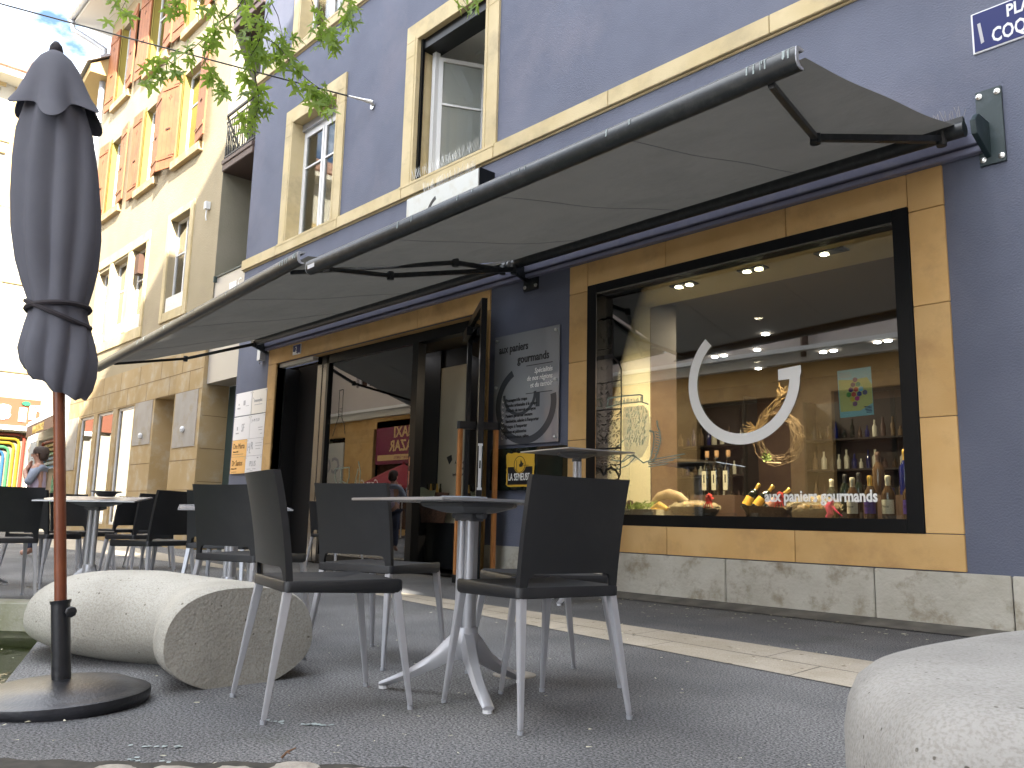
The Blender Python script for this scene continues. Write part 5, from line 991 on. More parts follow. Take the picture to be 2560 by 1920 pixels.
# ---------------------------------------------------------------- closed umbrella
def umbrella(label, bx, by, lean, h=2.50, scale=1., flap=True, base=True):
    r = thing('closed_umbrella', label, 'umbrella', (bx, by, 0)); Lt = Vector((.678, .735, 0)); Fw = Vector((-.735, .678, 0)); O = Vector((bx, by, 0))
    ax = (Vector((0, 0, 1)) - Lt * math.tan(lean)).normalized()
    def at(l, f, z): return O + Lt * l + Fw * f + Vector((0, 0, z)) - Lt * math.tan(lean) * (z - .07)
    ti = R(2.2); up = (Vector((0, 0, 1)) - Lt * math.tan(ti)).normalized()
    if base:
        b = MB(); rb = .295; b.lathe([(rb - .006, -.012), (rb, .0), (rb + .004, .012), (rb + .002, .03), (rb - .006, .034), (rb - .016, .036), (rb - .035, .044), (.215, .062), (.14, .073), (.06, .078), (0, .078)], tuple(O + Vector((0, 0, .004))), 56, axis=up); b.build('base', 'base_black', r, smooth=True, autos=50)
        b = MB(); b.lathe([(.048, 0), (.048, .005), (.034, .008)], tuple(at(0, 0, .072)), 24, axis=ax); b.build('collar', 'steel', r, smooth=True)
        b = MB(); b.tube([at(0, 0, .075), at(0, 0, .34)], .0315, 24); b.tube([at(0, 0, .34), at(0, 0, .352)], [.034, .036], 24); sl = b.build('sleeve', 'base_black', r, smooth=True)
        k = MB(); kp_ = at(.032, -.012, .315); k.tube([kp_, kp_ + Lt * .02 - Fw * .01], .008, 8); k.lathe([(0, -.002), (.012, 0), (.019, .005), (.020, .014), (.016, .019), (0, .021)], tuple(kp_ + Lt * .012 - Fw * .006), 8, axis=tuple(Lt * .6 - Fw * .8)); k.build('clamp_knob', 'base_black', sl, smooth=True)
    p = MB(); p.tube([at(0, 0, .10 if base else 0), at(0, 0, h - .05)], .0205, 16); p.build('pole', 'teak', r, smooth=True)
    # folded canopy: radius profile with deep pleats wound round the pole
    prof = [(1.085, .100), (1.12, .122), (1.17, .136), (1.24, .142), (1.30, .132), (1.36, .118), (1.40, .106), (1.42, .104), (1.45, .108), (1.52, .130), (1.60, .150), (1.72, .164), (1.85, .166), (2.00, .160), (2.12, .148), (2.22, .132), (2.30, .110), (2.38, .075), (2.44, .04)]
    n = 96; rs = []
    for i, (z, rr) in enumerate(prof):
        ring = []; v = (z - 1.085) / 1.35; tie = math.exp(-((z - 1.41) / .08) ** 2)
        for k in range(n):
            t = 2 * math.pi * k / n; tw = t + 1.2 * (1.3 - z) * (z < 1.4) + .5 * (1.41 - z) * (z >= 1.4)
            pl = abs(math.sin(tw * 4 + .4 * math.sin(tw))) ** .6 * 2 - 1; pl2 = math.sin(tw * 8 + 1.1 + z * 2)
            amp = (.085 - .05 * tie) if z > 1.3 else .10 ; q = 1 + amp * .75 * pl * (1 - .55 * tie) + .035 * pl2 + (.09 * math.sin(2 * t + .8) + .05 * math.sin(3 * t + 2)) * (1 - tie) * (z < 2.2)
            dz = 0
            if i <= 3: dz = (.009 * (abs((t * 7 / 6.283) % 1 - .5) * 4 - 1) + .050 * math.cos(t - 2.9) + .045) * (1 - i / 4)
            rr_ = rr * (.80 + .12 * tie); ring.append(tuple(at(rr_ * q * math.cos(t), rr_ * q * math.sin(t), z + dz)))
        rs.append(ring)
    prof_ = 0; inner = [[tuple(Vector(p).lerp(at(0, 0, rs and Vector(p).z), .25) + Vector((0, 0, .02))) for p in rs[0]]] 
    c = MB(); c.rings([[tuple(Vector(p).lerp(Vector(at(0, 0, 0)) + (Vector(at(0, 0, 1)) - Vector(at(0, 0, 0))) * Vector(p).z, .8) + Vector((0, 0, .05))) for p in rs[0]]] + rs, cap=True); cn = c.build('canopy', 'umbrella_fabric', r, smooth=True, autos=80)
    # vent cap: scalloped skirt over the top
    def cap(z, rr, sc, k):
        t = 2 * math.pi * k / n; s = .5 + .5 * math.cos(6 * t + .9); return tuple(at(rr * (1 + sc * .34 * (s - .5)) * math.cos(t), rr * (1 + sc * .34 * (s - .5)) * math.sin(t), z - sc * .050 * s + sc * .045 * math.sin(t * 2 + 1)))
    pr = [(2.485, .012, 0), (2.475, .030, 0), (2.45, .056, .1), (2.40, .085, .2), (2.34, .107, .42), (2.28, .128, .8), (2.24, .148, 1.15)]
    v = MB(); v.rings([[cap(z, rr, sc, k) for k in range(n)] for z, rr, sc in pr], cap=False); v.build('vent_cap', 'umbrella_fabric', cn, smooth=True, autos=80, solid=.004)
    f = MB(); f.lathe([(.022, 0), (.026, .012), (.022, .034), (.010, .052), (0, .058)], tuple(at(0, 0, 2.475)), 14, axis=ax); f.build('finial', 'umbrella_strap', r, smooth=True)
    s = MB()
    for dz, tl in ((0, .012), (-.02, -.045)):
        s.tube([at(.108 * math.cos(t), .108 * math.sin(t), 1.425 + dz + tl * math.cos(t)) for t in [2 * math.pi * k / 28 for k in range(29)]], .010, 6)
    s.build('tie_strap', 'umbrella_strap', cn, smooth=True)
    return r
umbrella('tall closed grey umbrella on a wooden pole, leaning left beside the stone bench', -3.34, .939, math.atan(.118))
# second, dark, mostly outside the left edge of the picture
r2 = thing('closed_umbrella', 'dark closed parasol cut off by the left edge of the photo', 'umbrella', (-9.95, 1.62, 0)); c = MB(); px, py = -9.95, 1.62
c.lathe([(.0, 2.2), (.06, 2.12), (.12, 1.75), (.16, 1.1), (.17, .8), (.10, .55), (0, .55)], (px, py, 0), 14); c.build('canopy', 'hamper_dark', r2, smooth=True); c = MB(); c.tube([(px, py, .02), (px, py, 2.3)], .02, 8); c.build('pole', 'iron_dark', r2); c = MB(); c.lathe([(.25, 0), (.25, .05), (.1, .09)], (px, py, 0), 20); c.build('base', 'iron_dark', r2)

# ---------------------------------------------------------------- stone benches
def sup(t, ya, yb, h, e=2.5, zc=.42):
    c, s = math.cos(t), math.sin(t); u = abs(c) ** (2 / e) * (1 if c > 0 else -1); v = abs(s) ** (2 / e) * (1 if s > 0 else -1)
    ym, hy = (ya + yb) / 2, (yb - ya) / 2; zm = h * zc; z = zm + (v * (h - zm) if v > 0 else v * (zm + .02)); k = 1 if v > 0 else 1 - .30 * abs(v) ** 2
    return ym + u * hy * k, z
sec = [(-3.262, 1.26, 1.885, .378), (-3.285, 1.25, 1.895, .386), (-3.36, 1.26, 1.92, .388), (-3.48, 1.30, 1.94, .385), (-3.62, 1.365, 1.95, .378), (-3.76, 1.385, 1.98, .372), (-3.88, 1.33, 1.95, .374), (-4.0, 1.22, 1.93, .380), (-4.12, 1.13, 1.92, .385), (-4.28, 1.07, 1.90, .388), (-4.45, 1.06, 1.88, .38), (-4.6, 1.10, 1.82, .35), (-4.72, 1.18, 1.72, .30), (-4.79, 1.30, 1.55, .20)]
b1 = MB(); nn = 64; b1.rings([[(x, *sup(2 * math.pi * k / nn, ya, yb, h)) for k in range(nn)] for x, ya, yb, h in sec])
o = b1.build('stone_bench', None and '' or 'seat_concrete', smooth=True, autos=35); o['label'] = 'rounded concrete bench block with a flat cut end, behind the umbrella base'; o['category'] = 'bench'; o['group'] = 'rounded concrete benches'
# close foreground bench: pebble outline
fpt = [(.68, 1.42), (.69, 1.66), (.735, 1.88), (.83, 2.08), (1.10, 2.36), (1.5, 2.66), (1.95, 2.85), (2.5, 2.95), (3.0, 2.6), (3.05, 1.9), (2.5, 1.2), (1.8, 1.0), (1.25, 1.05), (.90, 1.24)]
def smooth_closed(P, n=6):
    out_ = []; m_ = len(P)
    for i in range(m_):
        p0, p1, p2, p3 = P[i - 1], P[i], P[(i + 1) % m_], P[(i + 2) % m_]
        for k in range(n):
            t = k / n; out_.append(tuple(.5 * ((2 * p1[j]) + (-p0[j] + p2[j]) * t + (2 * p0[j] - 5 * p1[j] + 4 * p2[j] - p3[j]) * t * t + (-p0[j] + 3 * p1[j] - 3 * p2[j] + p3[j]) * t ** 3) for j in range(2)))
    return out_
O_ = smooth_closed(fpt); m0 = len(O_); nrm = []
for i in range(m0):
    a, b = O_[i - 1], O_[(i + 1) % m0]; d = Vector((b[0] - a[0], b[1] - a[1])).normalized(); nrm.append((-d.y, d.x))
cen = (sum(p[0] for p in O_) / m0, sum(p[1] for p in O_) / m0)
if (nrm[0][0] * (O_[0][0] - cen[0]) + nrm[0][1] * (O_[0][1] - cen[1])) < 0: nrm = [(-a, -b) for a, b in nrm]
rs = []
for ins, z in ((.03, -.02), (.01, .06), (.0, .14), (.0, .24), (.010, .30), (.030, .345), (.065, .374), (.12, .390), (.155, .395)): rs.append([ld(p[0] - q[0] * ins, p[1] - q[1] * ins, z) for p, q in zip(O_, nrm)])
for s in (.6, .3, .05): rs.append([ld(lerp(cen[0], p[0] - q[0] * .155, s), lerp(cen[1], p[1] - q[1] * .155, s), .402) for p, q in zip(O_, nrm)])
b2 = MB(); b2.rings(rs); o = b2.build('stone_bench', 'seat_concrete_pale', smooth=True, autos=60); o['label'] = 'pale pitted concrete bench in the near right corner'; o['category'] = 'bench'; o['group'] = 'rounded concrete benches'
b3 = MB(); rs = []
for s, z in ((1, -.02), (1.03, .10), (1, .20), (.93, .255), (.8, .285), (.5, .295), (.1, .297)): rs.append([ld(.57 + .20 * s * math.cos(t), 1.16 + .21 * s * math.sin(t), z) for t in [2 * math.pi * k / 40 for k in range(40)]])
b3.rings(rs); o = b3.build('stone_stool', 'seat_concrete_pale', smooth=True, autos=60); o['label'] = 'white edge of a low round concrete stool before the pale bench'; o['category'] = 'stool'
kb = MB(); pts = [ld(l, d) for l, d in ((.45, 1.75), (.58, 1.86), (.68, 2.02), (.75, 2.15), (.95, 2.15), (.95, 1.6), (.5, 1.6))]
kb.rings([[(p[0], p[1], z) for p in pts] for z in (-.02, .03)]); o = kb.build('kerb_stone', 'seat_concrete', bevel=.01); o['label'] = 'low concrete kerb stone at the foot of the pale bench'; o['category'] = 'kerb'
# cobbles along the bottom edge
random.seed(21)
hp_ = [(-1.0, 2.0), (-.80, 2.02), (-.62, 2.035), (-.44, 2.06), (-.30, 2.045), (-.13, 2.05)]
gp0 = MB()
for i, (l, d) in enumerate([(-1.02, 2.395), (-.86, 2.40), (-.71, 2.41), (-.56, 2.445), (-.40, 2.42), (-.25, 2.40)]):
    d -= .035 if i in (3,) else .05; w_ = .062 + random.random() * .012; dp_ = .07; rs = []
    jit = [random.uniform(.88, 1.08) for _ in range(20)]
    for s, z in ((1, -.03), (1.02, .0), (.96, .008), (.78, .013), (.4, .015), (.05, .015)):
        rs.append([ld(l + w_ * s * jit[k] * abs(math.cos(t)) ** .6 * (1 if math.cos(t) > 0 else -1), d - .06 + dp_ * s * jit[k] * abs(math.sin(t)) ** .6 * (1 if math.sin(t) > 0 else -1), z + random.uniform(-.001, .001)) for k, t in enumerate([2 * math.pi * k / 20 for k in range(20)])])
    c = MB(); c.rings(rs); o = c.build('cobblestone', 'cobble', smooth=True); o['label'] = 'pale cobblestone in the row along the bottom edge of the photo'; o['category'] = 'cobblestone'; o['group'] = 'cobblestones at the edge of the asphalt'
jt = MB(); P_ = []
for k in range(30): l = -1.35 + k * .047; P_.append((l - .05, 2.402 + .012 * math.sin(k * 1.9) + .03 * math.exp(-((l + .55) / .25) ** 2) - .12 * max(0, l - .0)))
for a, b in zip(P_[:-1], P_[1:]): jt.quad(ld(a[0], a[1], .003), ld(b[0], b[1], .003), ld(b[0], 1.0, .003), ld(a[0], 1.0, .003))
struct('cobble_joint', jt, 'joint_dirt')
dc = MB(); dc.lathe([(.095, 0), (.095, .004)], (-2.78, 2.62, 0), 28); dc.box(-2.84, -2.72, 2.615, 2.625, .004, .006); o = dc.build('drain_cover', 'cobble'); o['label'] = 'small round grey cover in the asphalt behind the near table foot'; o['category'] = 'drain cover'
# litter
pt = MB(); random.seed(9)
def flake(x, y, s, z=.004):
    a = random.random() * 6.28; c, q = math.cos(a), math.sin(a); P = [(s, 0), (.3 * s, .32 * s), (-.8 * s, .2 * s), (-.9 * s, -.1 * s), (.2 * s, -.3 * s)]
    pt.add([(x + c * u - q * v, y + q * u + c * v, z + random.uniform(0, .004)) for u, v in P], [(0, 1, 2, 3, 4)])
for k in range(170):
    d = random.uniform(2.2, 6); l = random.uniform(-.62, .62) * d; flake(*ld(l, d)[:2], random.uniform(.004, .014))
for k in range(150): flake(random.uniform(-5, -1.2), 5.95 - abs(random.gauss(0, .5)), random.uniform(.006, .022), .006)
for k in range(40): flake(random.uniform(-5, -1.5), random.uniform(3.7, 4.4), random.uniform(.006, .02), .009)
o = pt.build('fallen_petals', 'petal'); o['kind'] = 'stuff'; o['label'] = 'small dry petals and flakes scattered over the asphalt'; o['category'] = 'litter'
sp = MB(); random.seed(12)
for (l, d, n_) in ((-1.02, 2.56, 10), (-.99, 2.42, 8), (-.62, 2.85, 14), (-.74, 2.88, 5)):
    for k in range(n_): x, y, _ = ld(l + random.gauss(0, .045), d + random.gauss(0, .01)); s = random.uniform(.003, .012); sp.add([(x + s * math.cos(t) * random.uniform(.6, 1.3), y + s * math.sin(t) * random.uniform(.6, 1.3), .0035) for t in [q * 1.05 for q in range(6)]], [tuple(range(6))])
o = sp.build('bird_droppings', 'droppings'); o['kind'] = 'stuff'; o['label'] = 'pale blue white splashes dried on the asphalt in front of the bench'; o['category'] = 'droppings'
tg = MB(); x, y, _ = ld(-.62, 2.47); tg.tube([(x, y, .004), (x + .01, y + .01, .02), (x + .022, y + .03, .03)], [.004, .0035, .002], 6); tg.tube([(x + .01, y + .01, .02), (x + .035, y + .005, .022)], .002, 5); o = tg.build('twig', 'twig'); o['label'] = 'little brown twig standing by the cobbles at the bottom edge'; o['category'] = 'twig'

# ---------------------------------------------------------------- things in the shop window
def bottle(name, x, y, z, h, r, body, foil, lab, label, band=None, neck=.35, tilt=None, group='bottles in the shop window', fat=False, cork=False):
    r_ = root0(name, label, 'bottle', group); b = MB(); sh = .56 if not fat else .50
    b.lathe([(0, 0), (r * .95, 0), (r, .01), (r, h * sh), (r * .93, h * (sh + .06)), (r * .6, h * (sh + .14)), (r * neck, h * (sh + .22)), (r * neck * .92, h * .93)], n=16); bo = b.build('glass_body', body, r_, smooth=True, autos=60)
    f = MB(); q = r * neck
    if cork: f.lathe([(q * .8, h * .9), (q * .95, h * .93), (q * .95, h), (0, h)], n=12); f.build('cork', 'cork', r_)
    elif foil: f.lathe([(q * 1.15, h * (sh + .20)), (q * 1.06, h * .86), (q * 1.25, h * .90), (q * 1.3, h * .97), (q * .9, h), (0, h * 1.005)], n=14); f.build('foil', foil, r_, smooth=True, autos=50)
    if lab:
        l = MB(); z0, z1 = h * .12, h * .44
        l.prism([(r * 1.012 * math.cos(t), r * 1.012 * math.sin(t)) for t in [R(-160 + 140 * k / 8) for k in range(9)]] + [(r * .985 * math.cos(t), r * .985 * math.sin(t)) for t in [R(-20 - 140 * k / 8) for k in range(9)]], lambda u, v, t: (u, v, t), z0, z1); lo = l.build('label', lab, r_)
        if band:
            t = MB(); put_text(t, band, (-r * .62, -r * 1.02, z0 + (z1 - z0) * .45), r * .55, sx=.7, ext=.0004); t.build('label_print', 'letter_black', lo)
    if tilt: r_.rotation_euler = tilt
    r_.location = (x, y, z); return r_
zs = .742
for x, lab in ((-4.725, 'slim clear bottle with cork and tall cream label, leftmost of the three'), (-4.615, 'slim clear bottle with cork and tall cream label, middle of the three'), (-4.485, 'slim clear bottle with cork and tall cream label, rightmost of the three')):
    r_ = root0('slim_bottle', lab, 'bottle', 'slim corked bottles in the window'); b = MB(); b.lathe([(0, 0), (.038, 0), (.04, .01), (.04, .25), (.034, .285), (.019, .31), (.017, .39)], n=16); b.build('glass_body', 'bottle_glass', r_, smooth=True, autos=60)
    c = MB(); c.lathe([(.017, .365), (.021, .38), (.021, .435), (0, .437)], n=12); c.build('cork', 'cork', r_); l = MB(); l.box(-.036, .012, -.0405, -.038, .05, .235); lo = l.build('label', 'label_cream', r_)
    t = MB(); t.box(-.018, -.005, -.0415, -.0405, .12, .20); t.build('label_print', 'letter_black', lo); r_.location = (x, 7.0, .948)
st_ = MB(); st_.box(-4.86, -4.36, 6.9, 7.1, .742, .948); o = st_.build('wooden_riser', 'shop_brown', bevel=.004); o['label'] = 'brown display block under the three slim bottles'; o['category'] = 'display stand'
def basket(name, label, cx, cy, rx, ry, h, m_, fill='straw', white=False, group=None):
    r_ = thing(name, label, 'basket', (cx, cy, zs), group); b = MB(); n = 40
    ring = lambda s, z: [(cx + rx * s * math.cos(t) * (1 + .012 * math.sin(18 * t + z * 90)), cy + ry * s * math.sin(t), zs + z + .006 * math.sin(2 * t)) for t in [2 * math.pi * k / n for k in range(n)]]
    b.rings([ring(.72, .0), ring(.86, h * .45), ring(1, h), ring(1.03, h * 1.04), ring(.96, h * 1.02), ring(.82, h * .6)], cap=True); b.build('weave', m_, r_, smooth=True)
    s = MB(); random.seed(int(cx * -100))
    for k in range(160):
        a, q = random.random() * 6.28, random.random() ** .5 * .9; x, y = cx + rx * q * math.cos(a), cy + ry * q * math.sin(a); z = zs + h * (.75 + .3 * random.random()); d = random.random() * 6.28; l = random.uniform(.015, .05)
        s.tube([(x, y, z), (x + l * math.cos(d) * .5, y + l * math.sin(d) * .5, z + random.uniform(.0, .02)), (x + l * math.cos(d), y + l * math.sin(d), z - .004)], .0016, 3, cap=False)
    if fill: s.build('straw_filling', fill, r_)
    return r_
basket('wicker_basket', 'wicker basket with straw holding three champagne bottles', -3.86, 6.62, .235, .15, .09, 'wicker')
for (x, y, la_, ry_, ml, nm_) in ((-4.07, 6.62, .35, .42, 'label_yellow', 'champagne bottle with yellow label, leftmost in the basket'), (-3.96, 6.60, .5, .62, 'label_yellow', 'champagne bottle with deep yellow label, middle of the basket'), (-3.82, 6.56, .62, .85, 'label_pink', 'champagne bottle with pink label, rightmost in the basket')):
    bottle('champagne_bottle', x, y - .03, zs + .07, .27, .042, 'bottle_dark', 'gold_foil', ml, nm_, tilt=(-.45, ry_ * .9, 0), group='champagne bottles in the basket')
def hamper(label, cx, cy, rx, ry, h, bow=None, dark=True, top=.12):
    r_ = thing('gift_hamper', label, 'hamper', (cx, cy, zs), 'cellophane wrapped hampers in the window'); b = MB(); n = 36
    ring = lambda s, z: [(cx + rx * s * math.cos(t), cy + ry * s * math.sin(t), zs + z) for t in [2 * math.pi * k / n for k in range(n)]]
    b.rings([ring(.8, 0), ring(.95, h * .5), ring(1, h), ring(.94, h), ring(.85, h * .6)]); b.build('tray', 'hamper_dark' if dark else 'wicker', r_, smooth=True)
    random.seed(int(cx * 77)); i_ = 0
    for k in range(16):
        a = random.random() * 6.28; q = random.random() * .75; x, y = cx + rx * q * math.cos(a), cy + ry * q * math.sin(a); m = MB()
        l = random.uniform(.04, .09); w = random.uniform(.015, .028); d = random.random() * 3; m.tube([(x - l * math.cos(d) / 2, y, zs + h * .8), (x, y, zs + h + .02), (x + l * math.cos(d) / 2, y + .01, zs + h + .015)], [w * .6, w, w * .6], 8); m.build('wrapped_treat', random.choice(['bread', 'label_cream', 'cork', 'ribbon_red', 'gold_foil', 'label_yellow', 'bottle_brown']), r_, smooth=True)
    c = MB(); random.seed(int(cx * 31)); nu, nv = 34, 10
    jit = [[random.uniform(-.022, .022) for _ in range(nu)] for _ in range(nv + 1)]
    rs = []
    for j in range(nv + 1):
        v = j / nv; rs.append([(cx + rx * (1.02 - .9 * v ** 1.6) * math.cos(t) + jit[j][k], cy + ry * (1.02 - .9 * v ** 1.6) * math.sin(t) + jit[j][k] * .6, zs + h * .9 + top * math.sin(v * 1.57) + jit[j][(k * 7) % nu] * 1.1) for k, t in enumerate([2 * math.pi * k / nu for k in range(nu)])])
    c.rings(rs, cap=False); c.build('cellophane', 'cellophane', r_)
    if bow:
        bx_, by_, bz = bow; m = MB()
        for k in range(7): a = k * .9; m.tube([(bx_, by_, bz), (bx_ + .035 * math.cos(a), by_ - .02, bz + .035 * math.sin(a)), (bx_ + .02 * math.cos(a + .7), by_ - .03, bz + .05 * math.sin(a + .6))], [.006, .014, .004], 5)
        for k in range(4): m.tube([(bx_, by_ - .02, bz), (bx_ + .02 * (k - 1.5), by_ - .03, bz - .05), (bx_ + .03 * (k - 1.5), by_ - .03, bz - .085)], [.008, .007, .003], 4)
        m.build('ribbon', 'ribbon_red', r_, smooth=True)
    return r_
hamper('wrapped hamper in a dark tray left of the wicker basket', -4.60, 6.60, .26, .15, .085, bow=(-4.36, 6.50, .90), top=.05)
hamper('wrapped hamper in a dark tray behind the white shop name', -3.42, 6.60, .24, .15, .075, bow=(-3.66, 6.5, .91), top=.11)
m = MB(); m.use('ribbon_pink'); m.tube([(-3.19, 6.47, .885), (-3.22, 6.46, .83), (-3.20, 6.45, .775), (-3.23, 6.45, .745)], [.018, .03, .026, .02], 8); m.tube([(-3.19, 6.46, .84), (-3.15, 6.44, .80), (-3.10, 6.44, .76)], [.012, .008, .003], 6); o = m.build('ribbon_bow', smooth=True); o['label'] = 'bright pink ribbon hanging between the hamper and the bottles'; o['category'] = 'ribbon'
# vegetable crate and ham on the left
cr_ = thing('produce_crate', 'pale shallow crate with green leaves at the left end of the window', 'crate', (-5.15, 6.52, zs)); m = MB(); m.box(-5.34, -4.86, 6.36, 6.38, zs, zs + .055); m.box(-5.34, -4.86, 6.68, 6.70, zs, zs + .055); m.box(-5.34, -5.325, 6.38, 6.68, zs, zs + .055); m.box(-4.875, -4.86, 6.38, 6.68, zs, zs + .055); m.box(-5.325, -4.875, 6.38, 6.68, zs, zs + .008); m.build('crate', 'crate_white', cr_)
m = MB(); random.seed(6)
for k in range(110):
    x, y = random.gauss(-5.19, .06), random.uniform(6.40, 6.66); a = random.random() * 6.28; l = random.uniform(.03, .11); z = zs + random.uniform(.03, .10); w_ = .007
    m.add([(x, y, z), (x + l * .5 * math.cos(a) - w_, y + l * .3 * math.sin(a), z + l * .5), (x + l * math.cos(a), y + l * .5 * math.sin(a), z + l * random.uniform(-.2, .6)), (x + l * .5 * math.cos(a) + w_, y + l * .3 * math.sin(a), z + l * .45)], [(0, 1, 2, 3)])
m.build('leafy_greens', 'green_leafy', cr_)
m = MB(); m.lathe([(0, -.05), (.03, -.04), (.045, 0), (.03, .04), (0, .05)], (-5.29, 6.5, .84), 12); m.lathe([(0, -.05), (.03, -.04), (.04, 0), (.03, .04), (0, .05)], (-5.25, 6.58, .82), 12); m.build('jar', 'wicker_dark', cr_, smooth=True)
m = MB(); m.tube([(-5.24, 6.78, .86), (-5.14, 6.78, .93), (-5.02, 6.78, .955), (-4.90, 6.78, .93), (-4.80, 6.78, .88)], [.02, .045, .052, .042, .02], 14); o = m.build('country_loaf', 'bread', smooth=True); o['label'] = 'long floury loaf or ham in pale wrapping above the produce crate'; o['category'] = 'food'
m = MB(); m.tube([(-5.02, 6.5, .80), (-4.93, 6.5, .83), (-4.83, 6.5, .80)], [.02, .045, .02], 10); o = m.build('wrapped_sausage', 'gold_foil', smooth=True); o['label'] = 'shiny wrapped sausage lying on the edge of the crate'; o['category'] = 'food'
# bottles at the right
rk = MB(); rk.box(-3.12, -2.45, 6.86, 7.06, zs, .94); o = rk.build('wooden_riser', 'shop_brown', bevel=.003); o['label'] = 'brown step under the back row of bottles at the right'; o['category'] = 'display stand'
bottle('wine_bottle', -3.045, 6.52, zs, .325, .047, 'bottle_brown', 'label_cream', 'label_cream', 'brown bottle with cream label, front row left', band='Nectar')
bottle('wine_bottle', -2.895, 6.50, zs, .335, .047, 'bottle_brown', 'gold_foil', 'label_purple', 'gold capped bottle with purple label, front row', band='BRUT')
bottle('wine_bottle', -2.765, 6.52, zs, .335, .050, 'bottle_brown', 'label_cream', 'label_cream', 'brown bottle with square cream label, front row', band='Nectar')
bottle('wine_bottle', -2.60, 6.50, zs, .33, .046, 'bottle_brown', 'gold_foil', 'label_purple', 'bottle reading BRUT, front row at the right end', band='BRUT')
bottle('wine_bottle', -3.02, 6.95, .94, .36, .05, 'bottle_brown', 'wicker_dark', None, 'tall plain brown bottle, back row left')
bottle('wine_bottle', -2.80, 6.95, .94, .37, .048, 'bottle_blue', 'gold_foil', None, 'dark blue bottle with long gold neck foil, back row')
bottle('wine_bottle', -2.66, 6.95, .94, .36, .05, 'bottle_brown', 'gold_foil', 'label_cream', 'brown bottle with cream label, back row right', band='Nectar')
bottle('wine_bottle', -3.30, 6.93, .80, .32, .045, 'bottle_dark', 'iron_dark', None, 'dark bottle with thin neck behind the hamper'); bottle('wine_bottle', -3.18, 6.93, .80, .33, .045, 'bottle_dark', 'iron_dark', None, 'dark bottle next to the reflection of the street, back row'); bottle('wine_bottle', -3.42, 6.93, .80, .28, .045, 'bottle_dark', 'label_cream', None, 'short dark bottle with pale cap behind the hamper')
rk = MB(); rk.box(-3.5, -3.13, 6.86, 7.06, zs, .80); o = rk.build('wooden_riser', 'shop_dark', bevel=.003); o['label'] = 'low dark step under the three dark bottles'; o['category'] = 'display stand'
# straw wreath hanging in the window
wr = thing('straw_wreath', 'round woven straw wreath with a raised plait hanging inside the window', 'wreath', (-3.92, 6.95, 1.46)); m = MB(); random.seed(14)
for k in range(150):
    a0_ = random.random() * 6.28; da = random.uniform(.5, 1.6); r0 = .205 + random.gauss(0, .022); dy = random.gauss(0, .022); m.tube([(-3.92 + (r0 + .01 * math.sin(j * 2 + k)) * math.cos(a0_ + da * j / 6), 6.95 + dy, 1.46 + (r0 + .01 * math.sin(j * 2 + k)) * math.sin(a0_ + da * j / 6)) for j in range(7)], .0035, 4, cap=False)
m.build('straw_ring', 'wicker', wr)
m = MB()
for k in range(70):
    j = random.random(); x0, z0_ = lerp(-4.14, -3.82, j), lerp(1.50, 1.87, j) + random.gauss(0, .018); d = random.gauss(.86, .35 + .5 * (j > .85)); l = random.uniform(.05, .13); m.tube([(x0, 6.9 + random.gauss(0, .015), z0_), (x0 + l * math.cos(d), 6.9, z0_ + l * math.sin(d))], .0032, 4, cap=False)
for k in range(40): a = random.gauss(3.6, .5); l = random.uniform(.06, .14); m.tube([(-4.12, 6.9, 1.56), (-4.12 + l * math.cos(a), 6.88, 1.56 + l * math.sin(a))], .003, 4, cap=False)
m.build('straw_plait', 'straw', wr)
m = MB()
for k in range(40): a, l = random.random() * 6.28, random.uniform(.015, .045); x, z = -4.0 + random.gauss(0, .02), 1.29 + random.gauss(0, .015); m.add([(x, 6.88, z), (x + l * math.cos(a), 6.87, z + l * math.sin(a)), (x + l * math.cos(a + .4), 6.88, z + l * math.sin(a + .4))], [(0, 1, 2)])
m.build('green_sprig', 'green_leafy', wr); m = MB(); m.tube([(-4.0, 6.88, 1.235), (-3.86, 6.88, 1.225)], .012, 8); m.build('cinnamon_stick', 'bread', wr)
# poster taped to the glass
ps_ = MB(); yq = YW + .104; fq = lambda u, v, t: (u, t, v); ps_.use('poster_blue'); ps_.prism([(-2.972, 1.872), (-2.708, 1.878), (-2.700, 1.512), (-2.962, 1.504)], fq, yq - .0015, yq); po = ps_.build('event_poster'); po['label'] = 'blue and yellow event poster with coloured hexagons taped inside the window'; po['category'] = 'poster'
t = MB(); y = yq - .0022; t.use('poster_yellow'); t.prism([(-2.965, 1.80), (-2.86, 1.79), (-2.74, 1.80), (-2.705, 1.74), (-2.705, 1.60), (-2.80, 1.55), (-2.955, 1.55)], fq, y, y + .0005)
hx = [(0, 5, 'hex_mauve'), (-.5, 4, 'hex_mauve'), (.6, 4, 'hex_green'), (-1, 3, 'hex_violet'), (.1, 3, 'hex_red'), (1.2, 3, 'hex_sky'), (-1.5, 2, 'hex_leaf'), (-.4, 2, 'hex_red'), (.8, 2, 'hex_navy'), (2, 2.2, 'hex_slate'), (-.7, 1, 'hex_amber'), (.3, 1.1, 'hex_pink'), (-.2, 0, 'hex_mauve')]
for i, (a, b, c) in enumerate(hx):
    t.use(c); cx_, cz_ = -2.832 + a * .036, 1.604 + b * .037; t.prism([(cx_ + .0205 * math.cos(R(30 + 60 * k)), cz_ + .0205 * math.sin(R(30 + 60 * k))) for k in range(6)], fq, y - .0008 - i * .00002, y - .0003)
t.use('plate_text')
for k in range(4): t.box(-2.955, -2.87 + .004 * k, y - .001, y - .0004, 1.848 - k * .011, 1.852 - k * .011)
t.use('enamel_blue')
for k in range(5): t.box(-2.77 + .004 * k, -2.712, y - .001, y - .0004, 1.574 - k * .011, 1.579 - k * .011)
t.build('poster_print', parent=po)
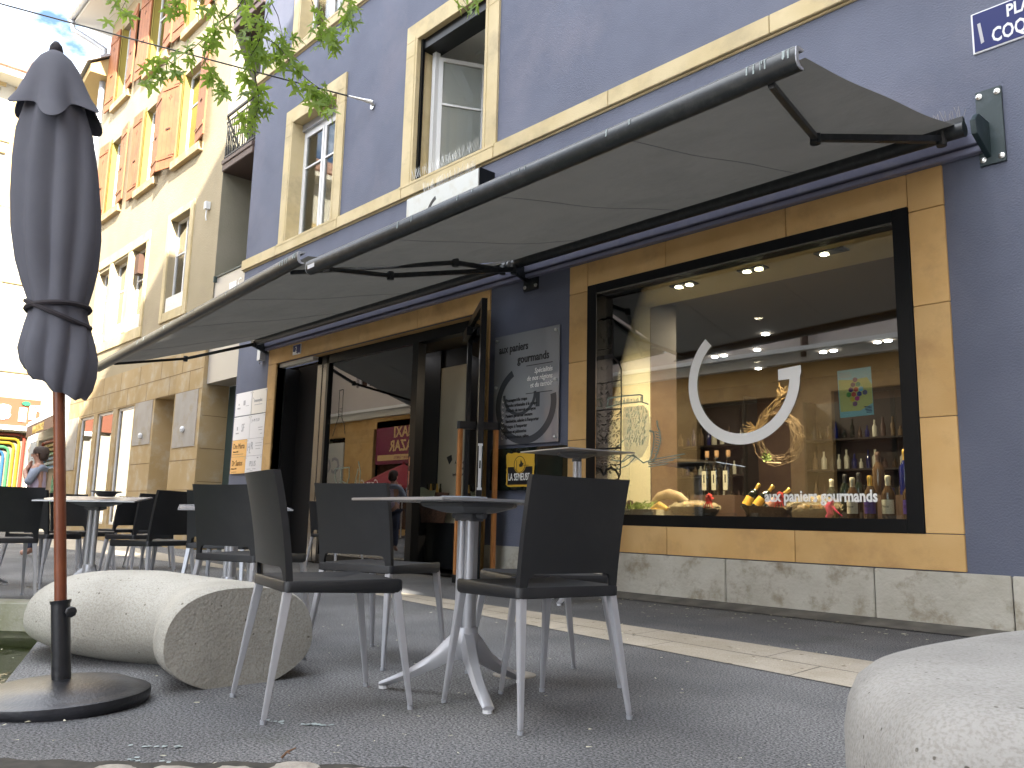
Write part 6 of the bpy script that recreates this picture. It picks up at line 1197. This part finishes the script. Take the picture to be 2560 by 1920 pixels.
# shop fittings deeper inside
def shelf_unit(label, x0, x1, y, rows, m_='shop_dark'):
    r_ = thing('shelf_unit', label, 'shelves', ((x0 + x1) / 2, y, 0)); m = MB(); m.box(x0, x1, y + .30, y + .33, .1, 2.35); m.box(x0, x0 + .03, y, y + .3, 0, 2.35); m.box(x1 - .03, x1, y, y + .3, 0, 2.35)
    for z in rows: m.box(x0 + .03, x1 - .03, y, y + .3, z, z + .025)
    m.build('carcass', m_, r_); b = MB(); random.seed(int(-x0 * 10)); 
    for z in rows:
        x = x0 + .09
        while x < x1 - .08:
            b.use(random.choice(['bottle_brown', 'bottle_dark', 'wicker', 'bottle_blue', 'wicker_dark', 'bottle_brown', 'label_cream', 'hamper_dark'])); h = random.uniform(.12, .26); r = random.uniform(.025, .04); b.lathe([(r, 0), (r, h * .6), (r * .4, h * .75), (r * .4, h)], (x, y + .12, z + .025), 8); x += random.uniform(.085, .13)
    o = b.build('shelved_goods', None, r_, smooth=True, autos=50); o['kind'] = 'stuff'; return r_
shelf_unit('dark shelf unit with rows of bottles on the left inside the shop', -7.4, -5.9, 9.6, (.5, .9, 1.3, 1.7)); shelf_unit('dark shelf unit with rows of jars at the back of the shop', -5.6, -3.9, 10.6, (.6, 1.0, 1.4, 1.8)); shelf_unit('brown shelf unit with glasses at the right inside the shop', -3.7, -2.2, 9.8, (.7, 1.1, 1.5, 1.9), 'shop_brown')
m = MB(); m.lathe([(.5, 1.335), (.5, 1.36)], (-5.75, 7.75, 0), 28); m.tube([(-5.75, 7.75, 0), (-5.75, 7.75, 1.335)], .04, 8); o = m.build('round_table', 'shop_dark'); o['label'] = 'dark round high table inside the shop'; o['category'] = 'table'
m = MB(); m.lathe([(.28, 1.0), (.27, 1.02), (.27, 1.5), (.20, 1.7), (.05, 1.8), (.04, 2.2)], (-3.35, 9.0, 0), 20); o = m.build('pendant_hood', 'shop_brown', smooth=True); o['label'] = 'brown dome shaped hood deep inside the shop'; o['category'] = 'hood'
m = MB(); m.use('cork'); m.lathe([(.03, 1.95), (.06, 2.05), (.045, 2.12), (.06, 2.2), (.03, 2.3)], (-5.75, 10.2, 0), 7); o = m.build('chilli_string', smooth=True); o['label'] = 'orange string of dried peppers hanging inside the shop'; o['category'] = 'decoration'
# display in the doorway
wb = thing('wicker_hamper', 'dark wicker basket with sage cloth lining in the doorway', 'basket', (-8.85, 6.95, .62)); n = 32
b = MB(); cx_, cy_ = -9.02, 6.92
ring = lambda s, z, sk=0: [(cx_ + .26 * s * math.cos(t) * (1 + .015 * math.sin(20 * t + z * 80)) + sk, cy_ + .17 * s * math.sin(t), z) for t in [2 * math.pi * k / n for k in range(n)]]
b.rings([ring(.8, .60), ring(.9, .72), ring(.98, .84), ring(1.04, .98), ring(1.05, 1.0), ring(.95, .99), ring(.85, .9)]); b.build('weave', 'wicker_dark', wb, smooth=True)
b = MB(); b.grid(lambda u, v: (cx_ - .28 + .58 * u, cy_ - .20 + .02 * math.sin(u * 9) - .03 * v, 1.0 + .05 * math.sin(u * 3) - .12 * v + .015 * math.sin(u * 14)), 24, 5); b.build('cloth_lining', 'cloth_sage', wb, smooth=True, solid=.004)
b = MB(); random.seed(2)
for k in range(5): x = cx_ - .15 + k * .07; b.use('gold_foil' if k % 2 else 'bottle_dark'); b.lathe([(.02, 0), (.02, .08), (.012, .12), (.012, .17)], (x, cy_ + .02, .95), 8)
b.build('small_bottle', None, wb, smooth=True)
bottle('champagne_bottle', -9.22, 6.75, 1.06, .32, .043, 'bottle_dark', 'gold_foil', 'label_cream', 'champagne bottle with gold foil just inside the doorway', group='bottles by the doorway')
rk = MB(); rk.box(-9.45, -9.1, 6.65, 6.88, 0, 1.06); o = rk.build('display_plinth', 'black_matte', bevel=.004); o['label'] = 'black plinth under the champagne bottle inside the doorway'; o['category'] = 'display stand'

# ---------------------------------------------------------------- people
def skin_mesh(name, mt, verts, edges, rad, parent, root=0, sub=2):
    me = bpy.data.meshes.new(name); me.from_pydata(verts, edges, []); o = bpy.data.objects.new(name, me); C.objects.link(o)
    o.modifiers.new('sk', 'SKIN'); sv = me.skin_vertices[0].data
    for i, r in enumerate(rad): sv[i].radius = r if isinstance(r, tuple) else (r, r)
    sv[root].use_root = True; md = o.modifiers.new('s', 'SUBSURF'); md.levels = sub; md.render_levels = sub
    dg = bpy.context.evaluated_depsgraph_get(); me2 = bpy.data.meshes.new_from_object(o.evaluated_get(dg)); o.modifiers.clear(); o.data = me2; me2.materials.clear(); me2.materials.append(K[mt])
    me2.polygons.foreach_set('use_smooth', [True] * len(me2.polygons)); o.parent = parent; return o
def person(label, x, y, th, arms, hair_long=False, shirt='shirt_lilac', jacket='shirt_grey', sc=1.):
    r = root0('person', label, 'person'); V = [(0, 0, .92), (0, 0, 1.08), (0, .01, 1.26), (0, .0, 1.37), (0, .015, 1.44), (0, .03, 1.51), (0, .025, 1.57)]; E_ = [(0, 1), (1, 2), (2, 3), (3, 4), (4, 5), (5, 6)]; Rd = [(.15, .115), (.14, .11), (.155, .11), (.075, .07), (.052, .055), (.074, .088), (.062, .078)]
    for s in (-1, 1):
        el, wr_, ha = arms(s); i = len(V)
        V += [(s * .155, 0, 1.325), el, wr_, ha]; E_ += [(2, i), (i, i + 1), (i + 1, i + 2), (i + 2, i + 3)]; Rd += [.062, .045, .030, (.038, .022)]
        hv, wv = Vector(ha), Vector(wr_); d = (hv - wv).normalized(); sd_ = d.cross(Vector((0, 1, .2))).normalized()
        for k in range(5):
            off = sd_ * ((k - 2) * .017); j = len(V); f1 = hv + off + d * .035; f2 = f1 + d * (.03 if k else .015) + Vector((0, -.012, 0)); V += [tuple(f1), tuple(f2)]; E_ += [(i + 3, j), (j, j + 1)]; Rd += [.009, .007]
        i = len(V); V += [(s * .085, 0, .86), (s * .095, .01, .48), (s * .10, -.02, .09), (s * .11, .10, .04)]; E_ += [(0, i), (i, i + 1), (i + 1, i + 2), (i + 2, i + 3)]; Rd += [.095, .058, .040, (.045, .035)]
    b = skin_mesh('body', 'skin', V, E_, Rd, r)
    tv = [(0, 0, .84), (0, 0, 1.0), (0, .01, 1.20), (0, .0, 1.33), (0, .005, 1.40)]; te = [(0, 1), (1, 2), (2, 3), (3, 4)]; tr_ = [(.175, .14), (.165, .13), (.17, .125), (.10, .09), (.07, .07)]
    skin_mesh('shirt', shirt, tv, te, tr_, r)
    jv = [(0, -.03, 1.22), (0, -.025, 1.33)]; je = [(0, 1)]; jr = [(.175, .11), (.11, .085)]
    for s in (-1, 1):
        el, wr_, ha = arms(s); i = len(jv); e = Vector(el); w_ = Vector(wr_); jv += [(s * .16, -.01, 1.325), tuple(e), tuple(e.lerp(w_, .35))]; je += [(0, i), (i, i + 1), (i + 1, i + 2)]; jr += [.078, .066, .058]
    skin_mesh('cardigan', jacket, jv, je, jr, r)
    pv = [(0, 0, .90)]; pe = []; pr_ = [(.165, .13)]
    for s in (-1, 1): i = len(pv); pv += [(s * .09, 0, .80), (s * .095, .012, .46), (s * .10, -.01, .10)]; pe += [(0, i), (i, i + 1), (i + 1, i + 2)]; pr_ += [.105, .078, .066]
    skin_mesh('trousers', 'jeans', pv, pe, pr_, r)
    h = MB(); h.rings([[(.092 * q * math.cos(t), .005 + .108 * q * math.sin(t) - .012, z) for t in [2 * math.pi * k / 20 for k in range(20)]] for q, z in ((.45, 1.665), (.85, 1.645), (1.05, 1.60), (1.08, 1.55))]); hv = h
    h.rings([[(.094 * q * math.cos(t), -.045 + .07 * q * math.sin(t), z) for t in [2 * math.pi * k / 16 for k in range(16)]] for q, z in ((.9, 1.60), (1.0, 1.54), (.95, 1.48), (.6, 1.44 if not hair_long else 1.40))]); h.build('hair', 'hair', r, smooth=True)
    f = MB(); f.use('face_dark'); 
    for s in (-1, 1): f.lathe([(0, -.008), (.010, 0), (0, .008)], (s * .03, .112, 1.545), 8, axis=(0, 1, 0))
    f.box(-.022, .022, .108, .114, 1.468, 1.474); f.use('skin'); f.prism([(-.012, 1.50), (.012, 1.50), (.006, 1.545), (-.006, 1.545)], lambda u, v, t: (u * (1 if t < .12 else .6), t, v), .10, .132)
    for s in (-1, 1): f.lathe([(0, -.02), (.012, -.01), (.014, .012), (0, .022)], (s * .078, .02, 1.53), 8)
    f.build('face', parent=r)
    st = MB(); st.tube([(-.10, .02, 1.37), (-.05, .125, 1.28), (.02, .15, 1.1), (.10, .14, .95)], .012, 6); st.build('bag_strap', 'strap', r)
    r.location = (x, y, 0); r.rotation_euler = (0, 0, th); r.scale = (sc, sc, sc); return r
px, py, _ = ld(-6.75, 12.0); person('short haired person in grey cardigan and lilac shirt holding both hands to the chin', px, py, R(150), lambda s: ((s * .24, .06, 1.08), (s * .08, .17, 1.27), (s * .028, .135, 1.37)), sc=.93)
px, py, _ = ld(-7.72, 11.8); person('person in grey top at the left edge, only one sleeve and forearm in view', px, py, R(60), lambda s: ((s * .24, .02, 1.05), (s * .20, .24, 1.0), (s * .19, .30, 1.02)), shirt='shirt_grey', sc=.98)

# ---------------------------------------------------------------- maple tree
tree = thing('maple_tree', 'maple whose drooping twigs with jagged green leaves hang into the top of the picture', 'tree', (*ld(-2.4, -2.2)[:2], 0))
def at(px, py, dep):
    d = FWD * 1.0 + RIGHT * ((px - 1280) / 2081) + UP * ((960 - py) / 2081); return Vector((0, 0, .68)) + d * dep
LOBES = []
def leaf_shape():
    P = []; base = (0, -.02); spec = [(-112, .42, .10), (-62, .78, .13), (0, 1.0, .15), (62, .78, .13), (112, .42, .10)]
    P.append((.03, -.06))
    for i, (a, l, w_) in enumerate(reversed(spec)):
        t = R(90 - a); d = (math.cos(t), math.sin(t)); n_ = (-d[1], d[0])
        def pt_(f, s): return (d[0] * l * f + n_[0] * w_ * s, d[1] * l * f + n_[1] * w_ * s)
        P += [pt_(.30, -.55), pt_(.50, -.60), pt_(.56, -1.05), pt_(.68, -.5), pt_(.76, -.65), pt_(1, 0), pt_(.76, .65), pt_(.68, .5), pt_(.56, 1.05), pt_(.50, .60), pt_(.30, .55)]
    P.append((-.03, -.06)); return P
LS = leaf_shape()
def add_leaf(mb, p, size, rnd):
    hang = Vector((rnd.gauss(0, .45), rnd.gauss(0, .45), -1)).normalized(); side = hang.cross(Vector((rnd.gauss(0, 1), rnd.gauss(0, 1), rnd.gauss(0, .3)))).normalized(); nrm_ = hang.cross(side)
    vs = [p + side * (u * size) + hang * (v * size) + nrm_ * (size * (.25 * u * u - .22 * v * v * (v > 0))) for u, v in LS]; c = p + hang * size * .12
    o = len(mb.v); mb.v += [tuple(c)] + [tuple(v) for v in vs]; n_ = len(vs)
    for i in range(n_): mb.f.append((o, o + 1 + i, o + 1 + (i + 1) % n_)); mb.m.append(0)
rnd = random.Random(31)
DP = 4.2
BR = [
 ([(606, -260), (610, -60), (612, 0), (622, 50), (630, 110), (638, 190), (645, 230), (648, 265), (640, 290), (612, 318)], .0050, DP, (.30, 1), 84),
 ([(630, 92), (660, 95), (690, 110), (705, 127), (735, 168), (770, 200), (800, 222), (822, 244)], .0032, DP + .03, (.12, 1), 78),
 ([(682, -120), (678, 5), (660, 60), (645, 110), (630, 135), (612, 165)], .0028, DP - .05, (.2, 1), 34),
 ([(678, 5), (695, 40), (705, 85), (714, 125)], .0026, DP + .08, (.3, 1), 20),
 ([(740, -140), (770, -30), (790, 35), (800, 60), (825, 85), (842, 96)], .0030, DP + .05, (.5, 1), 34),
 ([(840, -90), (862, -20), (874, 15), (882, 34)], .0026, DP + .05, (.5, 1), 26),
 ([(680, -180), (640, -60), (596, 17), (560, 47), (537, 64), (521, 86), (485, 119), (457, 136), (430, 155), (402, 166), (378, 168)], .0034, DP - .2, (.30, 1), 56),
 ([(540, -110), (537, -20), (536, 40), (530, 80)], .0026, DP - .25, (.15, 1), 26),
 ([(521, 86), (505, 120), (515, 160), (545, 196), (562, 205)], .0022, DP - .2, (.2, 1), 22),
 ([(340, -80), (318, -4), (302, 26)], .0024, DP - .3, (.45, 1), 11),
 ([(455, -90), (438, -8), (444, 28)], .0024, DP - .3, (.35, 1), 14),
 ([(1120, -90), (1150, -12), (1166, 12)], .0024, DP, (.55, 1), 9),
]
hubp = at(640, -700, 4.0)
for pts, rad, dep, (t0, t1), nl in BR:
    P = [at(a, b, dep + .06 * math.sin(i * 1.3)) for i, (a, b) in enumerate(pts)]
    root_p = [hubp.lerp(P[0], .35) + Vector((0, 0, .15)), P[0]]
    br = MB(); br.tube(root_p[:1] + P, [rad * 1.6] + [lerp(rad, rad * .35, i / (len(P) - 1)) for i in range(len(P))], 6) if pts[0][1] < -50 else br.tube(P, [lerp(rad, rad * .35, i / (len(P) - 1)) for i in range(len(P))], 6)
    b_ = br.build('branch', 'bark', tree, smooth=True)
    lf = MB(); tw = MB()
    cum = [0]
    for a, b in zip(P[:-1], P[1:]): cum.append(cum[-1] + (b - a).length)
    T = cum[-1]
    for k in range(int(nl * .72)):
        t = lerp(t0, t1, rnd.random() ** .75) * T; i = max(j for j in range(len(cum)) if cum[j] <= t + 1e-9); i = min(i, len(P) - 2); f = (t - cum[i]) / (cum[i + 1] - cum[i]); p = P[i].lerp(P[i + 1], f)
        q = p + Vector((rnd.gauss(0, .030), rnd.gauss(0, .03), rnd.gauss(-.030, .03))); tw.tube([p, p.lerp(q, .5) + Vector((0, 0, .006)), q], .0007, 3, cap=False); add_leaf(lf, q, rnd.uniform(.050, .082), rnd)
    lf.build('leaves', 'maple_leaf', b_); tw.build('leaf_stalk', 'leaf_sticker' if 0 else 'maple_leaf', b_)
base = Vector((*ld(-2.4, -2.2)[:2], 0)); top = Vector((*ld(-1.8, -1.0)[:2], 5.6))
tk = MB(); tk.tube([base - Vector((0, 0, .05)), base + Vector((0, 0, .4)), base.lerp(top, .35), base.lerp(top, .7), top], [.24, .17, .14, .12, .09], 12); tk.tube([top, top + Vector((-.9, .8, 1.6)), top + Vector((-1.5, 1.6, 2.9))], [.09, .06, .03], 8); tk.tube([top, top + Vector((.9, -.3, 1.8)), top + Vector((1.6, -.8, 3.2))], [.09, .06, .03], 8)
tk.tube([base.lerp(top, .8), top.lerp(hubp, .4) + Vector((0, 0, .5)), hubp.lerp(top, .15) + Vector((0, 0, .3)), hubp], [.08, .05, .025, .012], 8); tk.build('trunk', 'bark', tree, smooth=True)
cw = MB()
for k in range(1500):
    a, b = rnd.random() * 6.28, rnd.gauss(0, 1); d = rnd.random() ** .4; l_, dd_ = -1.6 + 3.2 * d * math.cos(a), -2.2 + 2.6 * d * math.sin(a); z = 7.6 + 1.3 * b * (1 - d * .4); z = max(z, 5.2, 1.6 + .75 * dd_ + 3); add_leaf(cw, Vector(ld(l_, dd_, z)), rnd.uniform(.10, .2), rnd)
cw.build('crown', 'maple_leaf', tree)
# a few cut-outs from the origin prototypes stay as placed copies; remove nothing else
